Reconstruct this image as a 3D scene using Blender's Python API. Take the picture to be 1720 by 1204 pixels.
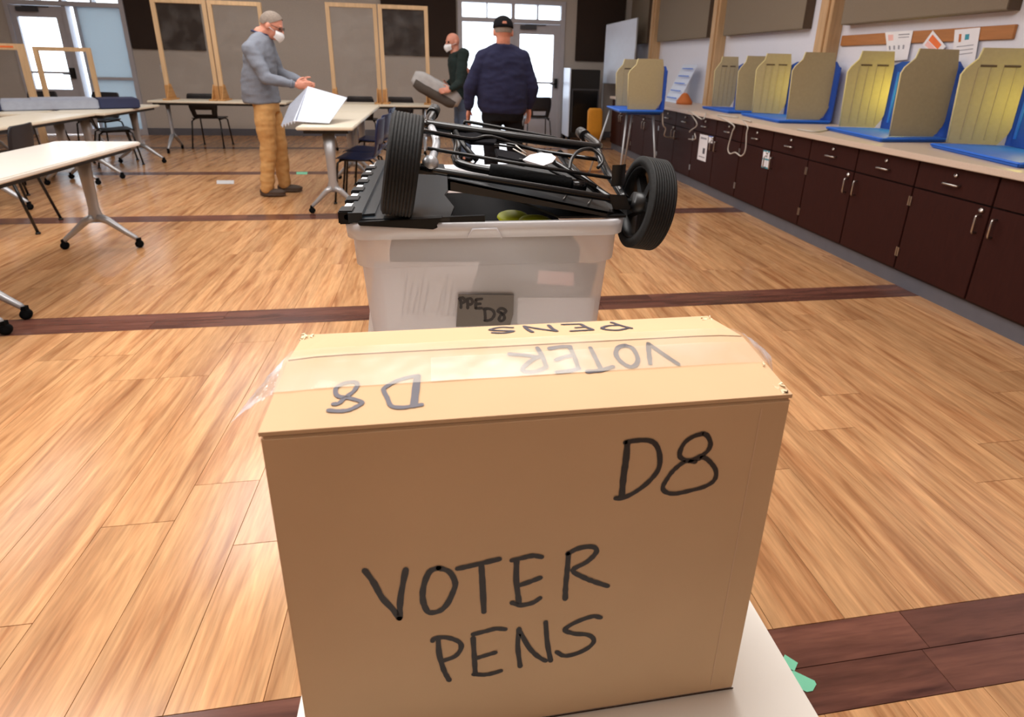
import bpy, bmesh, math, random
from mathutils import Vector, Matrix, noise
import numpy as np
random.seed(7)
for o in list(bpy.data.objects): bpy.data.objects.remove(o)
SC = bpy.context.scene
COL = SC.collection
PI = math.pi
# ------------------------------------------------------------------ camera
F_PX, PITCH, YAW, ROLL, CX, CY, EYE = 967.01, .3440, .1708, .0259, 894.1, 456.1, 1.33
_A = Matrix(((math.cos(YAW), -math.sin(YAW), 0), (math.sin(YAW), math.cos(YAW), 0), (0, 0, 1)))
_B = Matrix(((1, 0, 0), (0, -math.sin(PITCH), -math.cos(PITCH)), (0, math.cos(PITCH), -math.sin(PITCH))))
_C = Matrix(((math.cos(ROLL), -math.sin(ROLL), 0), (math.sin(ROLL), math.cos(ROLL), 0), (0, 0, 1)))
CM = _C @ _B @ _A
cam_d = bpy.data.cameras.new('camera')
cam = bpy.data.objects.new('camera', cam_d); COL.objects.link(cam)
r0, r1, r2 = CM[0], CM[1], CM[2]
cam.matrix_world = Matrix(((r0[0], -r1[0], -r2[0], 0), (r0[1], -r1[1], -r2[1], 0), (r0[2], -r1[2], -r2[2], EYE), (0, 0, 0, 1)))
cam_d.sensor_width = 36; cam_d.lens = F_PX / 1720 * 36
cam_d.shift_x = -(CX - 860) / 1720; cam_d.shift_y = -(602 - CY) / 1720
cam_d.clip_start = .02
cam_d.dof.use_dof = True; cam_d.dof.focus_distance = .85; cam_d.dof.aperture_fstop = 9
SC.camera = cam
EO = Vector((0, 0, EYE))
def ray(px, py): return CM.transposed() @ Vector(((px - CX) / F_PX, (py - CY) / F_PX, 1))
def at(px, py, y=None, x=None, z=None):
    d = ray(px, py)
    t = y / d[1] if y is not None else x / d[0] if x is not None else (z - EYE) / d[2]
    return EO + d * t
def onplane(px, py, p0, n):
    d = ray(px, py); return EO + d * ((p0 - EO).dot(n) / d.dot(n))
def visible(p, m=40):
    v = CM @ (Vector(p) - EO)
    if v[2] < .05: return False
    return -m < v[0] / v[2] * F_PX + CX < 1720 + m and -m < v[1] / v[2] * F_PX + CY < 1204 + m
# ------------------------------------------------------------------ light
W = bpy.data.worlds.new('world'); SC.world = W; W.use_nodes = True
W.node_tree.nodes['Background'].inputs[0].default_value = (.80, .90, 1, 1)
W.node_tree.nodes['Background'].inputs[1].default_value = 5
vs = SC.view_settings
vs.view_transform = 'Standard'; vs.look = 'None'; vs.gamma = 1; vs.use_curve_mapping = False; vs.exposure = 0.0
def area(name, loc, sx, sy, power, col=(1, .975, .95), rot=(0, 0, 0)):
    l = bpy.data.lights.new(name, 'AREA'); l.shape = 'RECTANGLE'; l.size = sx; l.size_y = sy; l.energy = power; l.color = col
    o = bpy.data.objects.new(name, l); COL.objects.link(o); o.location = loc; o.rotation_euler = rot
    return o
CEIL = 3.5
for lx, ly, p in ((-2.8, 2.4, 120), (-.1, 1.3, 118), (-5, 6, 36), (-1.6, 5.6, 80), (1.2, 5.4, 48), (-2.6, 8.4, 34), (1.2, 8.4, 20), (.3, -2.4, 19), (-3.4, -1.6, 19)):
    area('ceiling_lamp_light', (lx, ly, CEIL - .06), 1.8, 1.8, p)
SC.cycles.max_bounces = 8
SC.cycles.sample_clamp_indirect = 6
SC.cycles.caustics_reflective = False; SC.cycles.caustics_refractive = False
try: SC.cycles.use_denoising = True
except Exception: pass
# ------------------------------------------------------------------ materials
def lin(c):
    f = lambda v: v / 12.92 if v <= .04045 else ((v + .055) / 1.055) ** 2.4
    return tuple(f(v / 255) for v in c) + (1,)
MATS = {}
def mat(name, rgb, rough=.5, metal=0, var=.06, scale=12, bump=0, spec=.5, stretch=None, emit=None, coat=0, rnd=0):
    m = bpy.data.materials.new(name); m.use_nodes = True; nt = m.node_tree; N = nt.nodes; L = nt.links
    b = N['Principled BSDF']
    b.inputs['Roughness'].default_value = rough; b.inputs['Metallic'].default_value = metal
    b.inputs['Specular IOR Level'].default_value = spec; b.inputs['Coat Weight'].default_value = coat
    tc = N.new('ShaderNodeTexCoord'); mp = N.new('ShaderNodeMapping')
    L.new(tc.outputs['Object'], mp.inputs[0])
    if stretch: mp.inputs['Scale'].default_value = stretch
    nz = N.new('ShaderNodeTexNoise'); nz.inputs['Scale'].default_value = scale; nz.inputs['Detail'].default_value = 5
    L.new(mp.outputs[0], nz.inputs['Vector'])
    c = lin(rgb); mx = N.new('ShaderNodeMix'); mx.data_type = 'RGBA'
    mx.inputs['A'].default_value = tuple(v * (1 - var * 2.2) for v in c[:3]) + (1,)
    mx.inputs['B'].default_value = tuple(min(1, v * (1 + var * 2.2)) for v in c[:3]) + (1,)
    L.new(nz.outputs['Fac'], mx.inputs['Factor']); out = mx.outputs['Result']
    if rnd:
        oi = N.new('ShaderNodeObjectInfo'); mr = N.new('ShaderNodeMapRange'); mr.inputs['To Min'].default_value = 1 - rnd; mr.inputs['To Max'].default_value = 1 + rnd
        L.new(oi.outputs['Random'], mr.inputs[0]); hv = N.new('ShaderNodeHueSaturation'); L.new(mr.outputs[0], hv.inputs['Value']); L.new(out, hv.inputs['Color']); out = hv.outputs[0]
    L.new(out, b.inputs['Base Color'])
    if bump:
        bp = N.new('ShaderNodeBump'); bp.inputs['Strength'].default_value = bump; bp.inputs['Distance'].default_value = .002
        L.new(nz.outputs['Fac'], bp.inputs['Height']); L.new(bp.outputs[0], b.inputs['Normal'])
    if emit: b.inputs['Emission Color'].default_value = lin(rgb); b.inputs['Emission Strength'].default_value = emit
    MATS[name] = m; return m
def wood_floor(name, light, dark, streak, island, lo=.9, hi=1.08):
    m = bpy.data.materials.new(name); m.use_nodes = True; nt = m.node_tree; N = nt.nodes; L = nt.links; b = N['Principled BSDF']
    b.inputs['Roughness'].default_value = .2; b.inputs['Specular IOR Level'].default_value = .5
    geo = N.new('ShaderNodeNewGeometry')
    if island: rv = geo.outputs['Random Per Island']
    else: rv = N.new('ShaderNodeObjectInfo').outputs['Random']
    mu = N.new('ShaderNodeMath'); mu.operation = 'MULTIPLY'; mu.inputs[1].default_value = 37; L.new(rv, mu.inputs[0])
    cb = N.new('ShaderNodeCombineXYZ'); L.new(mu.outputs[0], cb.inputs[0]); L.new(mu.outputs[0], cb.inputs[1]); L.new(mu.outputs[0], cb.inputs[2])
    ad = N.new('ShaderNodeVectorMath'); ad.operation = 'ADD'; L.new(geo.outputs['Position'], ad.inputs[0]); L.new(cb.outputs[0], ad.inputs[1])
    mp = N.new('ShaderNodeMapping'); L.new(ad.outputs[0], mp.inputs[0]); mp.inputs['Scale'].default_value = (streak, 1, 1) if streak > 0 else (1, -streak, 1)
    n1 = N.new('ShaderNodeTexNoise'); n1.inputs['Scale'].default_value = 1.6; n1.inputs['Detail'].default_value = 5; n1.inputs['Distortion'].default_value = .9; L.new(mp.outputs[0], n1.inputs['Vector'])
    cr = N.new('ShaderNodeValToRGB'); e = cr.color_ramp.elements
    e[0].position = .30; e[0].color = lin(dark); e[1].position = .60; e[1].color = lin(light)
    k = e.new(.44); k.color = lin(tuple((a * .6 + c * .4) for a, c in zip(light, dark)))
    L.new(n1.outputs['Fac'], cr.inputs[0])
    n2 = N.new('ShaderNodeTexNoise'); n2.inputs['Scale'].default_value = 9; n2.inputs['Detail'].default_value = 6; L.new(mp.outputs[0], n2.inputs['Vector'])
    # stave bands inside each board
    mp3 = N.new('ShaderNodeMapping'); L.new(ad.outputs[0], mp3.inputs[0]); mp3.inputs['Scale'].default_value = (14, .55, 1) if streak > 0 else (.55, 14, 1)
    n3 = N.new('ShaderNodeTexVoronoi'); n3.inputs['Scale'].default_value = 1; L.new(mp3.outputs[0], n3.inputs['Vector'])
    mr = N.new('ShaderNodeMapRange'); mr.inputs['To Min'].default_value = lo; mr.inputs['To Max'].default_value = hi; L.new(rv, mr.inputs[0])
    m2 = N.new('ShaderNodeMapRange'); m2.inputs['From Min'].default_value = .3; m2.inputs['From Max'].default_value = .7; m2.inputs['To Min'].default_value = .80; m2.inputs['To Max'].default_value = 1.12; L.new(n2.outputs['Fac'], m2.inputs[0])
    sp = N.new('ShaderNodeSeparateColor'); L.new(n3.outputs['Color'], sp.inputs[0])
    m3 = N.new('ShaderNodeMapRange'); m3.inputs['To Min'].default_value = .88; m3.inputs['To Max'].default_value = 1.09; L.new(sp.outputs[0], m3.inputs[0])
    a = N.new('ShaderNodeMath'); a.operation = 'MULTIPLY'; L.new(mr.outputs[0], a.inputs[0]); L.new(m2.outputs[0], a.inputs[1])
    a2 = N.new('ShaderNodeMath'); a2.operation = 'MULTIPLY'; L.new(a.outputs[0], a2.inputs[0]); L.new(m3.outputs[0], a2.inputs[1])
    hv = N.new('ShaderNodeHueSaturation'); L.new(cr.outputs[0], hv.inputs['Color']); L.new(a2.outputs[0], hv.inputs['Value'])
    L.new(hv.outputs[0], b.inputs['Base Color'])
    bp = N.new('ShaderNodeBump'); bp.inputs['Strength'].default_value = .12; bp.inputs['Distance'].default_value = .001; L.new(n2.outputs['Fac'], bp.inputs['Height']); L.new(bp.outputs[0], b.inputs['Normal'])
    MATS[name] = m; return m
def see_through(name, rgb, alpha, rough=.1, gloss=.1, transl=0, crinkle=0):
    """thin sheet: transparent + diffuse/translucent + gloss"""
    m = bpy.data.materials.new(name); m.use_nodes = True; nt = m.node_tree; N = nt.nodes; L = nt.links
    N.remove(N['Principled BSDF']); out = N['Material Output']
    tr = N.new('ShaderNodeBsdfTransparent'); tr.inputs[0].default_value = (1, 1, 1, 1)
    df = N.new('ShaderNodeBsdfDiffuse'); df.inputs[0].default_value = lin(rgb)
    tl = N.new('ShaderNodeBsdfTranslucent'); tl.inputs[0].default_value = lin(rgb)
    m1 = N.new('ShaderNodeMixShader'); m1.inputs[0].default_value = transl; L.new(df.outputs[0], m1.inputs[1]); L.new(tl.outputs[0], m1.inputs[2])
    m2 = N.new('ShaderNodeMixShader'); m2.inputs[0].default_value = alpha; L.new(tr.outputs[0], m2.inputs[1]); L.new(m1.outputs[0], m2.inputs[2])
    g = N.new('ShaderNodeBsdfGlossy'); g.inputs['Roughness'].default_value = rough
    m3 = N.new('ShaderNodeMixShader'); m3.inputs[0].default_value = gloss; L.new(m2.outputs[0], m3.inputs[1]); L.new(g.outputs[0], m3.inputs[2])
    if crinkle:
        tc = N.new('ShaderNodeTexCoord'); nz = N.new('ShaderNodeTexNoise'); nz.inputs['Scale'].default_value = crinkle; nz.inputs['Detail'].default_value = 3
        L.new(tc.outputs['Object'], nz.inputs['Vector']); bp = N.new('ShaderNodeBump'); bp.inputs['Strength'].default_value = .7; bp.inputs['Distance'].default_value = .01
        L.new(nz.outputs['Fac'], bp.inputs['Height']); L.new(bp.outputs[0], g.inputs['Normal'])
        mr = N.new('ShaderNodeMapRange'); mr.inputs['From Min'].default_value = .42; mr.inputs['From Max'].default_value = .75; mr.inputs['To Min'].default_value = alpha * .5; mr.inputs['To Max'].default_value = min(1, alpha * 3)
        L.new(nz.outputs['Fac'], mr.inputs[0]); L.new(mr.outputs[0], m2.inputs[0])
    L.new(m3.outputs[0], out.inputs[0]); MATS[name] = m; return m
wood_floor('floor_wood', (204, 156, 110), (160, 108, 70), 13, False)
wood_floor('floor_wood_far', (204, 156, 110), (160, 108, 70), 13, True)
wood_floor('floor_dark', (112, 72, 60), (70, 42, 38), -9, False, .8, 1.15)
M = MATS
mat('floor_base', (146, 104, 72), .8)
mat('wall_grey', (178, 171, 164), .9, bump=.2, scale=60)
mat('wall_white', (222, 224, 236), .9, var=.02, bump=.1, scale=50)
mat('ceiling_white', (225, 220, 210), .9)
mat('panel_dark', (46, 34, 28), .95, bump=.6, scale=90)
mat('panel_taupe', (128, 116, 100), .95, bump=.5, scale=90, var=.04)
mat('panel_side', (84, 68, 54), .95)
mat('base_grey', (92, 92, 100), .6)
mat('post_wood', (192, 158, 118), .6, stretch=(8, 8, .7), scale=5, var=.12)
mat('pine', (208, 176, 136), .6, stretch=(9, 9, 1), scale=4, var=.10, rnd=.08)
mat('plywood', (186, 138, 84), .7, stretch=(9, 1, 9), scale=4, var=.12)
mat('strip_wood', (172, 114, 64), .6, stretch=(1, 1, 12), scale=6, var=.10)
mat('frame_grey', (176, 176, 184), .45, var=.03)
mat('frame_dark', (60, 62, 68), .5)
mat('cabinet_brown', (50, 21, 17), .6, spec=.16, stretch=(8, 8, 1), scale=8, var=.16)
mat('cabinet_edge', (30, 14, 12), .7)
mat('counter', (208, 190, 174), .4, scale=220, var=.10)
mat('steel', (190, 186, 182), .3, 1)
mat('silver', (176, 178, 182), .4, .55, var=.03)
mat('table_white', (232, 228, 220), .28, var=.015, coat=.3)
mat('table_cream', (222, 214, 196), .35, var=.02)
mat('table_edge', (222, 212, 196), .5)
mat('black_plastic', (14, 14, 15), .42)
mat('black_matte', (9, 9, 10), .9, spec=.12)
mat('rubber', (26, 26, 26), .7, spec=.3, bump=.4, scale=120, var=.15)
mat('black_gloss', (12, 13, 15), .26, spec=.4, coat=.15)
mat('foam', (12, 13, 14), .95, spec=.2, bump=.5, scale=200)
mat('chair_black', (24, 25, 32), .45)
mat('chair_navy', (24, 38, 78), .42)
mat('booth_blue', (36, 108, 218), .5, var=.05)
mat('booth_blue_dark', (26, 74, 168), .55)
mat('booth_beige', (172, 158, 122), .7, scale=40, bump=.2, var=.04)
mat('booth_edge', (226, 214, 160), .6)
mat('cord_grey', (190, 184, 176), .6)
mat('cardboard', (203, 168, 130), .85, scale=7, var=.045, bump=.25)
mat('cardboard_edge', (226, 205, 172), .9, scale=90, var=.2, bump=.6)
mat('cardboard_crease', (212, 180, 148), .9)
see_through('tape_end', (240, 240, 248), .22, .12, .22, crinkle=40)
mat('slit', (60, 38, 22), .9)
mat('ink', (34, 27, 28), .55, var=.2, scale=60)
mat('ink_grey', (70, 64, 74), .5, var=.15, scale=60)
mat('label_grey', (112, 108, 104), .7, var=.04, scale=30)
mat('paper', (236, 236, 242), .7, var=.02)
mat('paper_text', (150, 150, 162), .8)
mat('paper_pink', (240, 190, 186), .7)
mat('orange_print', (240, 120, 60), .6)
mat('teal_print', (60, 150, 170), .6)
mat('lid', (28, 36, 42), .3, var=.08, spec=.4)
mat('lid_black', (12, 12, 13), .5, spec=.25)
mat('hinge_white', (222, 224, 228), .4)
mat('yellow_green', (220, 230, 30), .5)
mat('tape_mint', (120, 200, 165), .6)
mat('tape_white', (190, 190, 192), .6)
mat('skin', (205, 140, 118), .5, var=.06, scale=25)
mat('hair_grey', (128, 116, 106), .85, bump=1, scale=90, var=.2)
mat('sweater_grey', (118, 124, 136), .95, bump=.6, scale=120, var=.07)
mat('khaki', (194, 150, 94), .9, bump=.5, scale=30, var=.08)
mat('shoe_brown', (68, 54, 44), .7)
mat('navy', (24, 26, 58), .95, bump=.4, scale=80, var=.1)
mat('black_cloth', (20, 19, 22), .95, spec=.15, bump=.3, scale=60)
mat('green_black', (18, 34, 32), .95, bump=.3, scale=60)
mat('jeans', (84, 100, 126), .95, bump=.3, scale=60)
mat('mask', (232, 234, 238), .8)
mat('bag_grey', (166, 164, 164), .9, bump=.7, scale=14, var=.1)
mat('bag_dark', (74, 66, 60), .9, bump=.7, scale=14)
mat('case_grey', (150, 156, 170), .8, bump=.4, scale=20)
mat('case_navy', (36, 42, 74), .8)
mat('orange_yellow', (222, 150, 44), .6)
mat('clay_orange', (190, 104, 44), .7)
mat('board_white', (214, 224, 242), .3, var=.02)
mat('lamp_warm', (255, 226, 110), .5, emit=2.0)
mat('ground_out', (200, 205, 212), .9)
mat('building_out', (160, 176, 196), .9)
mat('eye', (30, 24, 22), .3)
see_through('glass', (230, 240, 250), .04, .02, .06)
see_through('film', (206, 204, 202), .045, .25, .02, .3, crinkle=5)
see_through('frosted', (196, 208, 214), .93, .3, .05, .36)
see_through('bin_plastic', (246, 246, 252), .60, .25, .05, .35)
see_through('bin_rim', (242, 243, 248), .85, .2, .1, .35)
see_through('clear_tape', (246, 236, 220), .12, .24, .035, crinkle=9)
# ------------------------------------------------------------------ mesh helpers
class MB:
    def __init__(s): s.v = []; s.f = []; s.mi = []; s.sm = []
    def add(s, vs, fs, mi=0, smooth=False):
        o = len(s.v); s.v += [tuple(v) for v in vs]; s.f += [tuple(i + o for i in f) for f in fs]; s.mi += [mi] * len(fs); s.sm += [smooth] * len(fs); return s
    def box(s, a, b, mi=0, Mx=None):
        x0, y0, z0 = a; x1, y1, z1 = b
        vs = [Vector(p) for p in ((x0, y0, z0), (x1, y0, z0), (x1, y1, z0), (x0, y1, z0), (x0, y0, z1), (x1, y0, z1), (x1, y1, z1), (x0, y1, z1))]
        if Mx: vs = [Mx @ v for v in vs]
        return s.add(vs, [(0, 3, 2, 1), (4, 5, 6, 7), (0, 1, 5, 4), (1, 2, 6, 5), (2, 3, 7, 6), (3, 0, 4, 7)], mi)
    def cbox(s, c, h, mi=0, Mx=None):
        return s.box([c[i] - h[i] for i in range(3)], [c[i] + h[i] for i in range(3)], mi, Mx)
    def hexa(s, p, mi=0): return s.add(p, [(0, 3, 2, 1), (4, 5, 6, 7), (0, 1, 5, 4), (1, 2, 6, 5), (2, 3, 7, 6), (3, 0, 4, 7)], mi)
    def slab(s, poly, off, mi=0):
        """polygon (3d points) extruded by the vector off"""
        n = len(poly); off = Vector(off); p = [Vector(q) for q in poly]; vs = p + [q + off for q in p]
        return s.add(vs, [tuple(range(n))[::-1], tuple(range(n, 2 * n))] + [(i, (i + 1) % n, (i + 1) % n + n, i + n) for i in range(n)], mi)
    def tube(s, pts, r, seg=10, mi=0, smooth=True, closed=False, flat=1):
        pts = [Vector(p) for p in pts]; n = len(pts)
        rr = r if isinstance(r, (list, tuple)) else [r] * n
        o = len(s.v); prev = None; vs = []
        for i, p in enumerate(pts):
            if closed: t = pts[(i + 1) % n] - pts[i - 1]
            else: t = (pts[min(i + 1, n - 1)] - pts[max(i - 1, 0)])
            t = t.normalized() if t.length > 1e-9 else Vector((0, 0, 1))
            if prev is None:
                u = t.cross(Vector((0, 0, 1)));
                if u.length < .1: u = t.cross(Vector((0, 1, 0)))
                u.normalize()
            else: u = (prev - t * prev.dot(t)).normalized()
            prev = u; w = t.cross(u)
            for k in range(seg):
                a = 2 * PI * k / seg; vs.append(p + u * (math.cos(a) * rr[i]) + w * (math.sin(a) * rr[i] * flat))
        fs = [(i * seg + k, i * seg + (k + 1) % seg, (i + 1) * seg + (k + 1) % seg, (i + 1) * seg + k) for i in range(n - 1) for k in range(seg)]
        if closed: fs += [((n - 1) * seg + k, (n - 1) * seg + (k + 1) % seg, (k + 1) % seg, k) for k in range(seg)]
        s.add(vs, fs, mi, smooth)
        if not closed:
            s.f.append(tuple(range(o, o + seg))[::-1]); s.f.append(tuple(range(o + (n - 1) * seg, o + n * seg))); s.mi += [mi] * 2; s.sm += [False] * 2
        return s
    def lathe(s, prof, Mx, seg=32, mi=0, closed=True):
        """profile (radius, along x) turned about local x"""
        n = len(prof); vs = []
        for r, x in prof:
            for k in range(seg):
                a = 2 * PI * k / seg; vs.append(Mx @ Vector((x, math.cos(a) * r, math.sin(a) * r)))
        m = n if closed else n - 1
        fs = [(i * seg + k, ((i + 1) % n) * seg + k, ((i + 1) % n) * seg + (k + 1) % seg, i * seg + (k + 1) % seg) for i in range(m) for k in range(seg)]
        return s.add(vs, fs, mi, True)
    def ball(s, c, r, seg=12, mi=0, Mx=None):
        c = Vector(c); r = r if isinstance(r, (list, tuple)) else (r, r, r); vs = []; h = seg // 2
        for i in range(1, h):
            th = PI * i / h
            for k in range(seg):
                a = 2 * PI * k / seg; q = Vector((math.sin(th) * math.cos(a) * r[0], math.sin(th) * math.sin(a) * r[1], math.cos(th) * r[2]))
                vs.append(c + (Mx @ q if Mx else q))
        for z in (1, -1):
            q = Vector((0, 0, z * r[2])); vs.append(c + (Mx @ q if Mx else q))
        T = (h - 1) * seg; fs = [(i * seg + k, (i + 1) * seg + k, (i + 1) * seg + (k + 1) % seg, i * seg + (k + 1) % seg) for i in range(h - 2) for k in range(seg)]
        fs += [(T, k, (k + 1) % seg) for k in range(seg)] + [(T + 1, (h - 2) * seg + (k + 1) % seg, (h - 2) * seg + k) for k in range(seg)]
        return s.add(vs, fs, mi, True)
    def rings(s, rs, mi=0, caps=True, smooth=True):
        n = len(rs[0]); vs = [p for r in rs for p in r]
        fs = [(i * n + k, i * n + (k + 1) % n, (i + 1) * n + (k + 1) % n, (i + 1) * n + k) for i in range(len(rs) - 1) for k in range(n)]
        if caps: fs += [tuple(range(n))[::-1], tuple(range((len(rs) - 1) * n, len(rs) * n))]
        return s.add(vs, fs, mi, smooth)
    def mesh(s, name):
        me = bpy.data.meshes.new(name); me.from_pydata(s.v, [], s.f); me.update()
        return me
    def build(s, name, mats, parent=None, bevel=0, label=None, fix=True, autosm=None):
        me = s.mesh(name); mats = mats if isinstance(mats, (list, tuple)) else [mats]
        for m in mats: me.materials.append(M[m] if isinstance(m, str) else m)
        me.polygons.foreach_set('material_index', s.mi); me.polygons.foreach_set('use_smooth', s.sm)
        if fix:
            bm = bmesh.new(); bm.from_mesh(me); bmesh.ops.recalc_face_normals(bm, faces=bm.faces)
            if bevel: 
                bmesh.ops.bevel(bm, geom=[e for e in bm.edges if len(e.link_faces) == 2 and e.calc_face_angle(0) > .6], offset=bevel, segments=2, affect='EDGES', clamp_overlap=True)
            bm.to_mesh(me); bm.free()
        o = bpy.data.objects.new(name, me); COL.objects.link(o)
        if parent: o.parent = parent
        if label: o['label'] = label
        return o
def tag(o, label=None, cat=None, group=None, kind=None):
    if label: o['label'] = label
    if cat: o['category'] = cat
    if group: o['group'] = group
    if kind: o['kind'] = kind
    return o
def root(name, label, cat, loc=(0, 0, 0), rz=0, group=None):
    o = bpy.data.objects.new(name, None); COL.objects.link(o); o.location = loc; o.rotation_euler = (0, 0, rz); o.empty_display_size = .1
    return tag(o, label, cat, group)
def struct(o): o['kind'] = 'structure'; return o
def copy_tree(o, parent=None):
    c = o.copy(); COL.objects.link(c)
    if parent: c.parent = parent
    for ch in list(o.children): copy_tree(ch, c)
    return c
def rot(ax, a): return Matrix.Rotation(a, 4, ax)
def T(x, y, z): return Matrix.Translation((x, y, z))
def bez(pts, n=6):
    """Catmull-Rom through the points"""
    P = [Vector(p) for p in pts]; P = [P[0] * 2 - P[1]] + P + [P[-1] * 2 - P[-2]]; out = []
    for i in range(1, len(P) - 2):
        for k in range(n):
            t = k / n; a, b, c, d = P[i - 1:i + 3]
            out.append(.5 * ((2 * b) + (c - a) * t + (2 * a - 5 * b + 4 * c - d) * t * t + (3 * b - a - 3 * c + d) * t ** 3))
    return out + [P[-2]]
def ribbon(mb, pts, w, n, mi=0, jitter=.12):
    n = Vector(n).normalized(); pts = [Vector(p) for p in pts]; L_ = []; R_ = []
    for i, p in enumerate(pts):
        t = (pts[min(i + 1, len(pts) - 1)] - pts[max(i - 1, 0)]).normalized(); s = n.cross(t) * (w / 2) * (1 + random.uniform(-jitter, jitter))
        L_.append(p + s); R_.append(p - s)
    k = len(pts); mb.add(L_ + R_, [(i, i + 1, i + 1 + k, i + k) for i in range(k - 1)], mi)
    for p in (pts[0], pts[-1]):
        t = n.orthogonal().normalized(); u = n.cross(t); mb.add([p + n * 1e-5 + (t * math.cos(a) + u * math.sin(a)) * w * .48 for a in [PI / 4 * q for q in range(8)]], [tuple(range(8))], mi)
# ================================================================== SETTING
XW, YB, XL, YR = 3.8, 11.4, -7.6, -4.0      # right wall, back wall, left wall, rear wall
floor = MB().box((XL, YR, -.06), (XW + .2, YB + .12, -.005)).build('floor', 'floor_base'); struct(floor)
# --- planks -------------------------------------------------------
SY, SP, SW = .848, 2.225, .205
strips = [SY + SP * k for k in range(-2, 5)]
def plank_mesh(x0, y0, x1, y1, mb=None):
    g = .0007; h = .0003 * random.random(); t = 0.0 - h
    m = mb or MB(); x0 += g / 2; y0 += g / 2; x1 -= g / 2; y1 -= g / 2; c = .0007
    m.add([(x0, y0, t - .006), (x1, y0, t - .006), (x1, y1, t - .006), (x0, y1, t - .006), (x0 + c, y0 + c, t), (x1 - c, y0 + c, t), (x1 - c, y1 - c, t), (x0 + c, y1 - c, t)],
          [(4, 5, 6, 7), (0, 1, 5, 4), (1, 2, 6, 5), (2, 3, 7, 6), (3, 0, 4, 7)])
    return m
planks = []
edges = [YR] + [s for st in strips for s in (st - SW / 2, st + SW / 2)] + [YB]
PW = .203
for bi in range(0, len(edges), 2):
    y0, y1 = edges[bi], edges[bi + 1]
    if y1 - y0 < .1: continue
    x = 3.04
    k = 0
    while x > XL + .01:
        xa = max(XL, x - PW); ys = [y0]
        y = y0 + random.uniform(.25, 1.22)
        while y < y1 - .15: ys.append(y); y += 1.22
        ys.append(y1)
        for a, b in zip(ys[:-1], ys[1:]): planks.append((xa, a, x, b))
        x -= PW
def view_size(r):
    c = Vector(((r[0] + r[2]) / 2, (r[1] + r[3]) / 2, 0))
    if not any(visible((px, py, 0), 10) for px in (r[0], r[2], c[0]) for py in (r[1], r[3], c[1])): return 1e9
    return (c - EO).length
planks.sort(key=view_size)
far = MB()
for i, r in enumerate(planks):
    if i < 298: plank_mesh(*r).build('plank', 'floor_wood', floor, fix=False)
    else: plank_mesh(*r, mb=far)
o = far.build('plank_field', 'floor_wood_far', floor, fix=False); o['kind'] = 'stuff'
for st in strips:
    for half in (0, 1):
        x = 3.04 - random.uniform(.3, 1.2); xs = [3.04, x]
        while x > XL + .1: x = max(XL, x - 1.22); xs.append(x)
        ya = st - SW / 2 + half * SW / 2
        for a, b in zip(xs[:-1], xs[1:]):
            if b < a: plank_mesh(b, ya, a, ya + SW / 2).build('dark_plank', 'floor_dark', floor, fix=False)
# --- walls ---------------------------------------------------------
wb = MB()
H0 = CEIL
for x0, x1, z0, z1 in ((XL, -6.76, 0, H0), (-5.0, .48, 0, H0), (2.46, XW + .2, 0, H0), (-6.76, -5.0, 2.44, H0), (.48, 2.46, 2.44, H0)):
    wb.box((x0, YB, z0), (x1, YB + .2, z1))
struct(wb.build('wall_back', 'wall_grey'))
struct(MB().box((XW, YR, 0), (XW + .2, YB, H0)).build('wall_right', 'wall_white'))
struct(MB().box((XL - .2, YR, 0), (XL, YB + .2, H0)).build('wall_left', 'wall_grey'))
struct(MB().box((XL - .2, YR - .2, 0), (XW + .2, YR, H0)).build('wall_rear', 'wall_grey'))
struct(MB().box((XL - .2, YR - .2, H0), (XW + .2, YB + .2, H0 + .15)).build('ceiling', 'ceiling_white'))
bb = MB()
for x0, x1 in ((XL, -6.76), (-5.0, .48), (2.46, XW)): bb.box((x0, YB - .015, 0), (x1, YB, .12))
struct(bb.build('baseboard_back', 'base_grey'))
struct(MB().box((-16, YB + .3, -.1), (14, 40, -.05)).build('ground_outside', 'ground_out'))
# --- glazed door units ----------------------------------------------
def glazed(name, bars, panes, mats=('frame_grey', 'glass'), depth=(YB - .03, YB + .12)):
    m = MB()
    for x0, x1, z0, z1 in bars: m.box((x0, depth[0], z0), (x1, depth[1], z1))
    o = m.build(name, mats[0]); struct(o)
    for p in panes:
        mt = p[4] if len(p) > 4 else mats[1]
        MB().box((p[0], YB + .04, p[2]), (p[1], YB + .05, p[3])).build('glass_pane', mt, o, label='frosted pane' if mt == 'frosted' else None)
    return o
glazed('window_1', [(.48, .56, 0, 2.44), (2.38, 2.46, 0, 2.44), (.56, 2.38, 2.37, 2.44), (.56, 2.38, 2.05, 2.125), (1.0, 1.02, 2.12, 2.37), (1.46, 1.52, 2.12, 2.37), (1.93, 1.955, 2.12, 2.37),
                     (1.42, 1.5, 0, 2.06), (.56, 1.42, 0, .08)],
       [(.56, 1.0, 2.125, 2.37), (1.02, 1.46, 2.125, 2.37), (1.52, 1.93, 2.125, 2.37), (1.955, 2.38, 2.125, 2.37), (.56, 1.42, .08, 2.05)])
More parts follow.
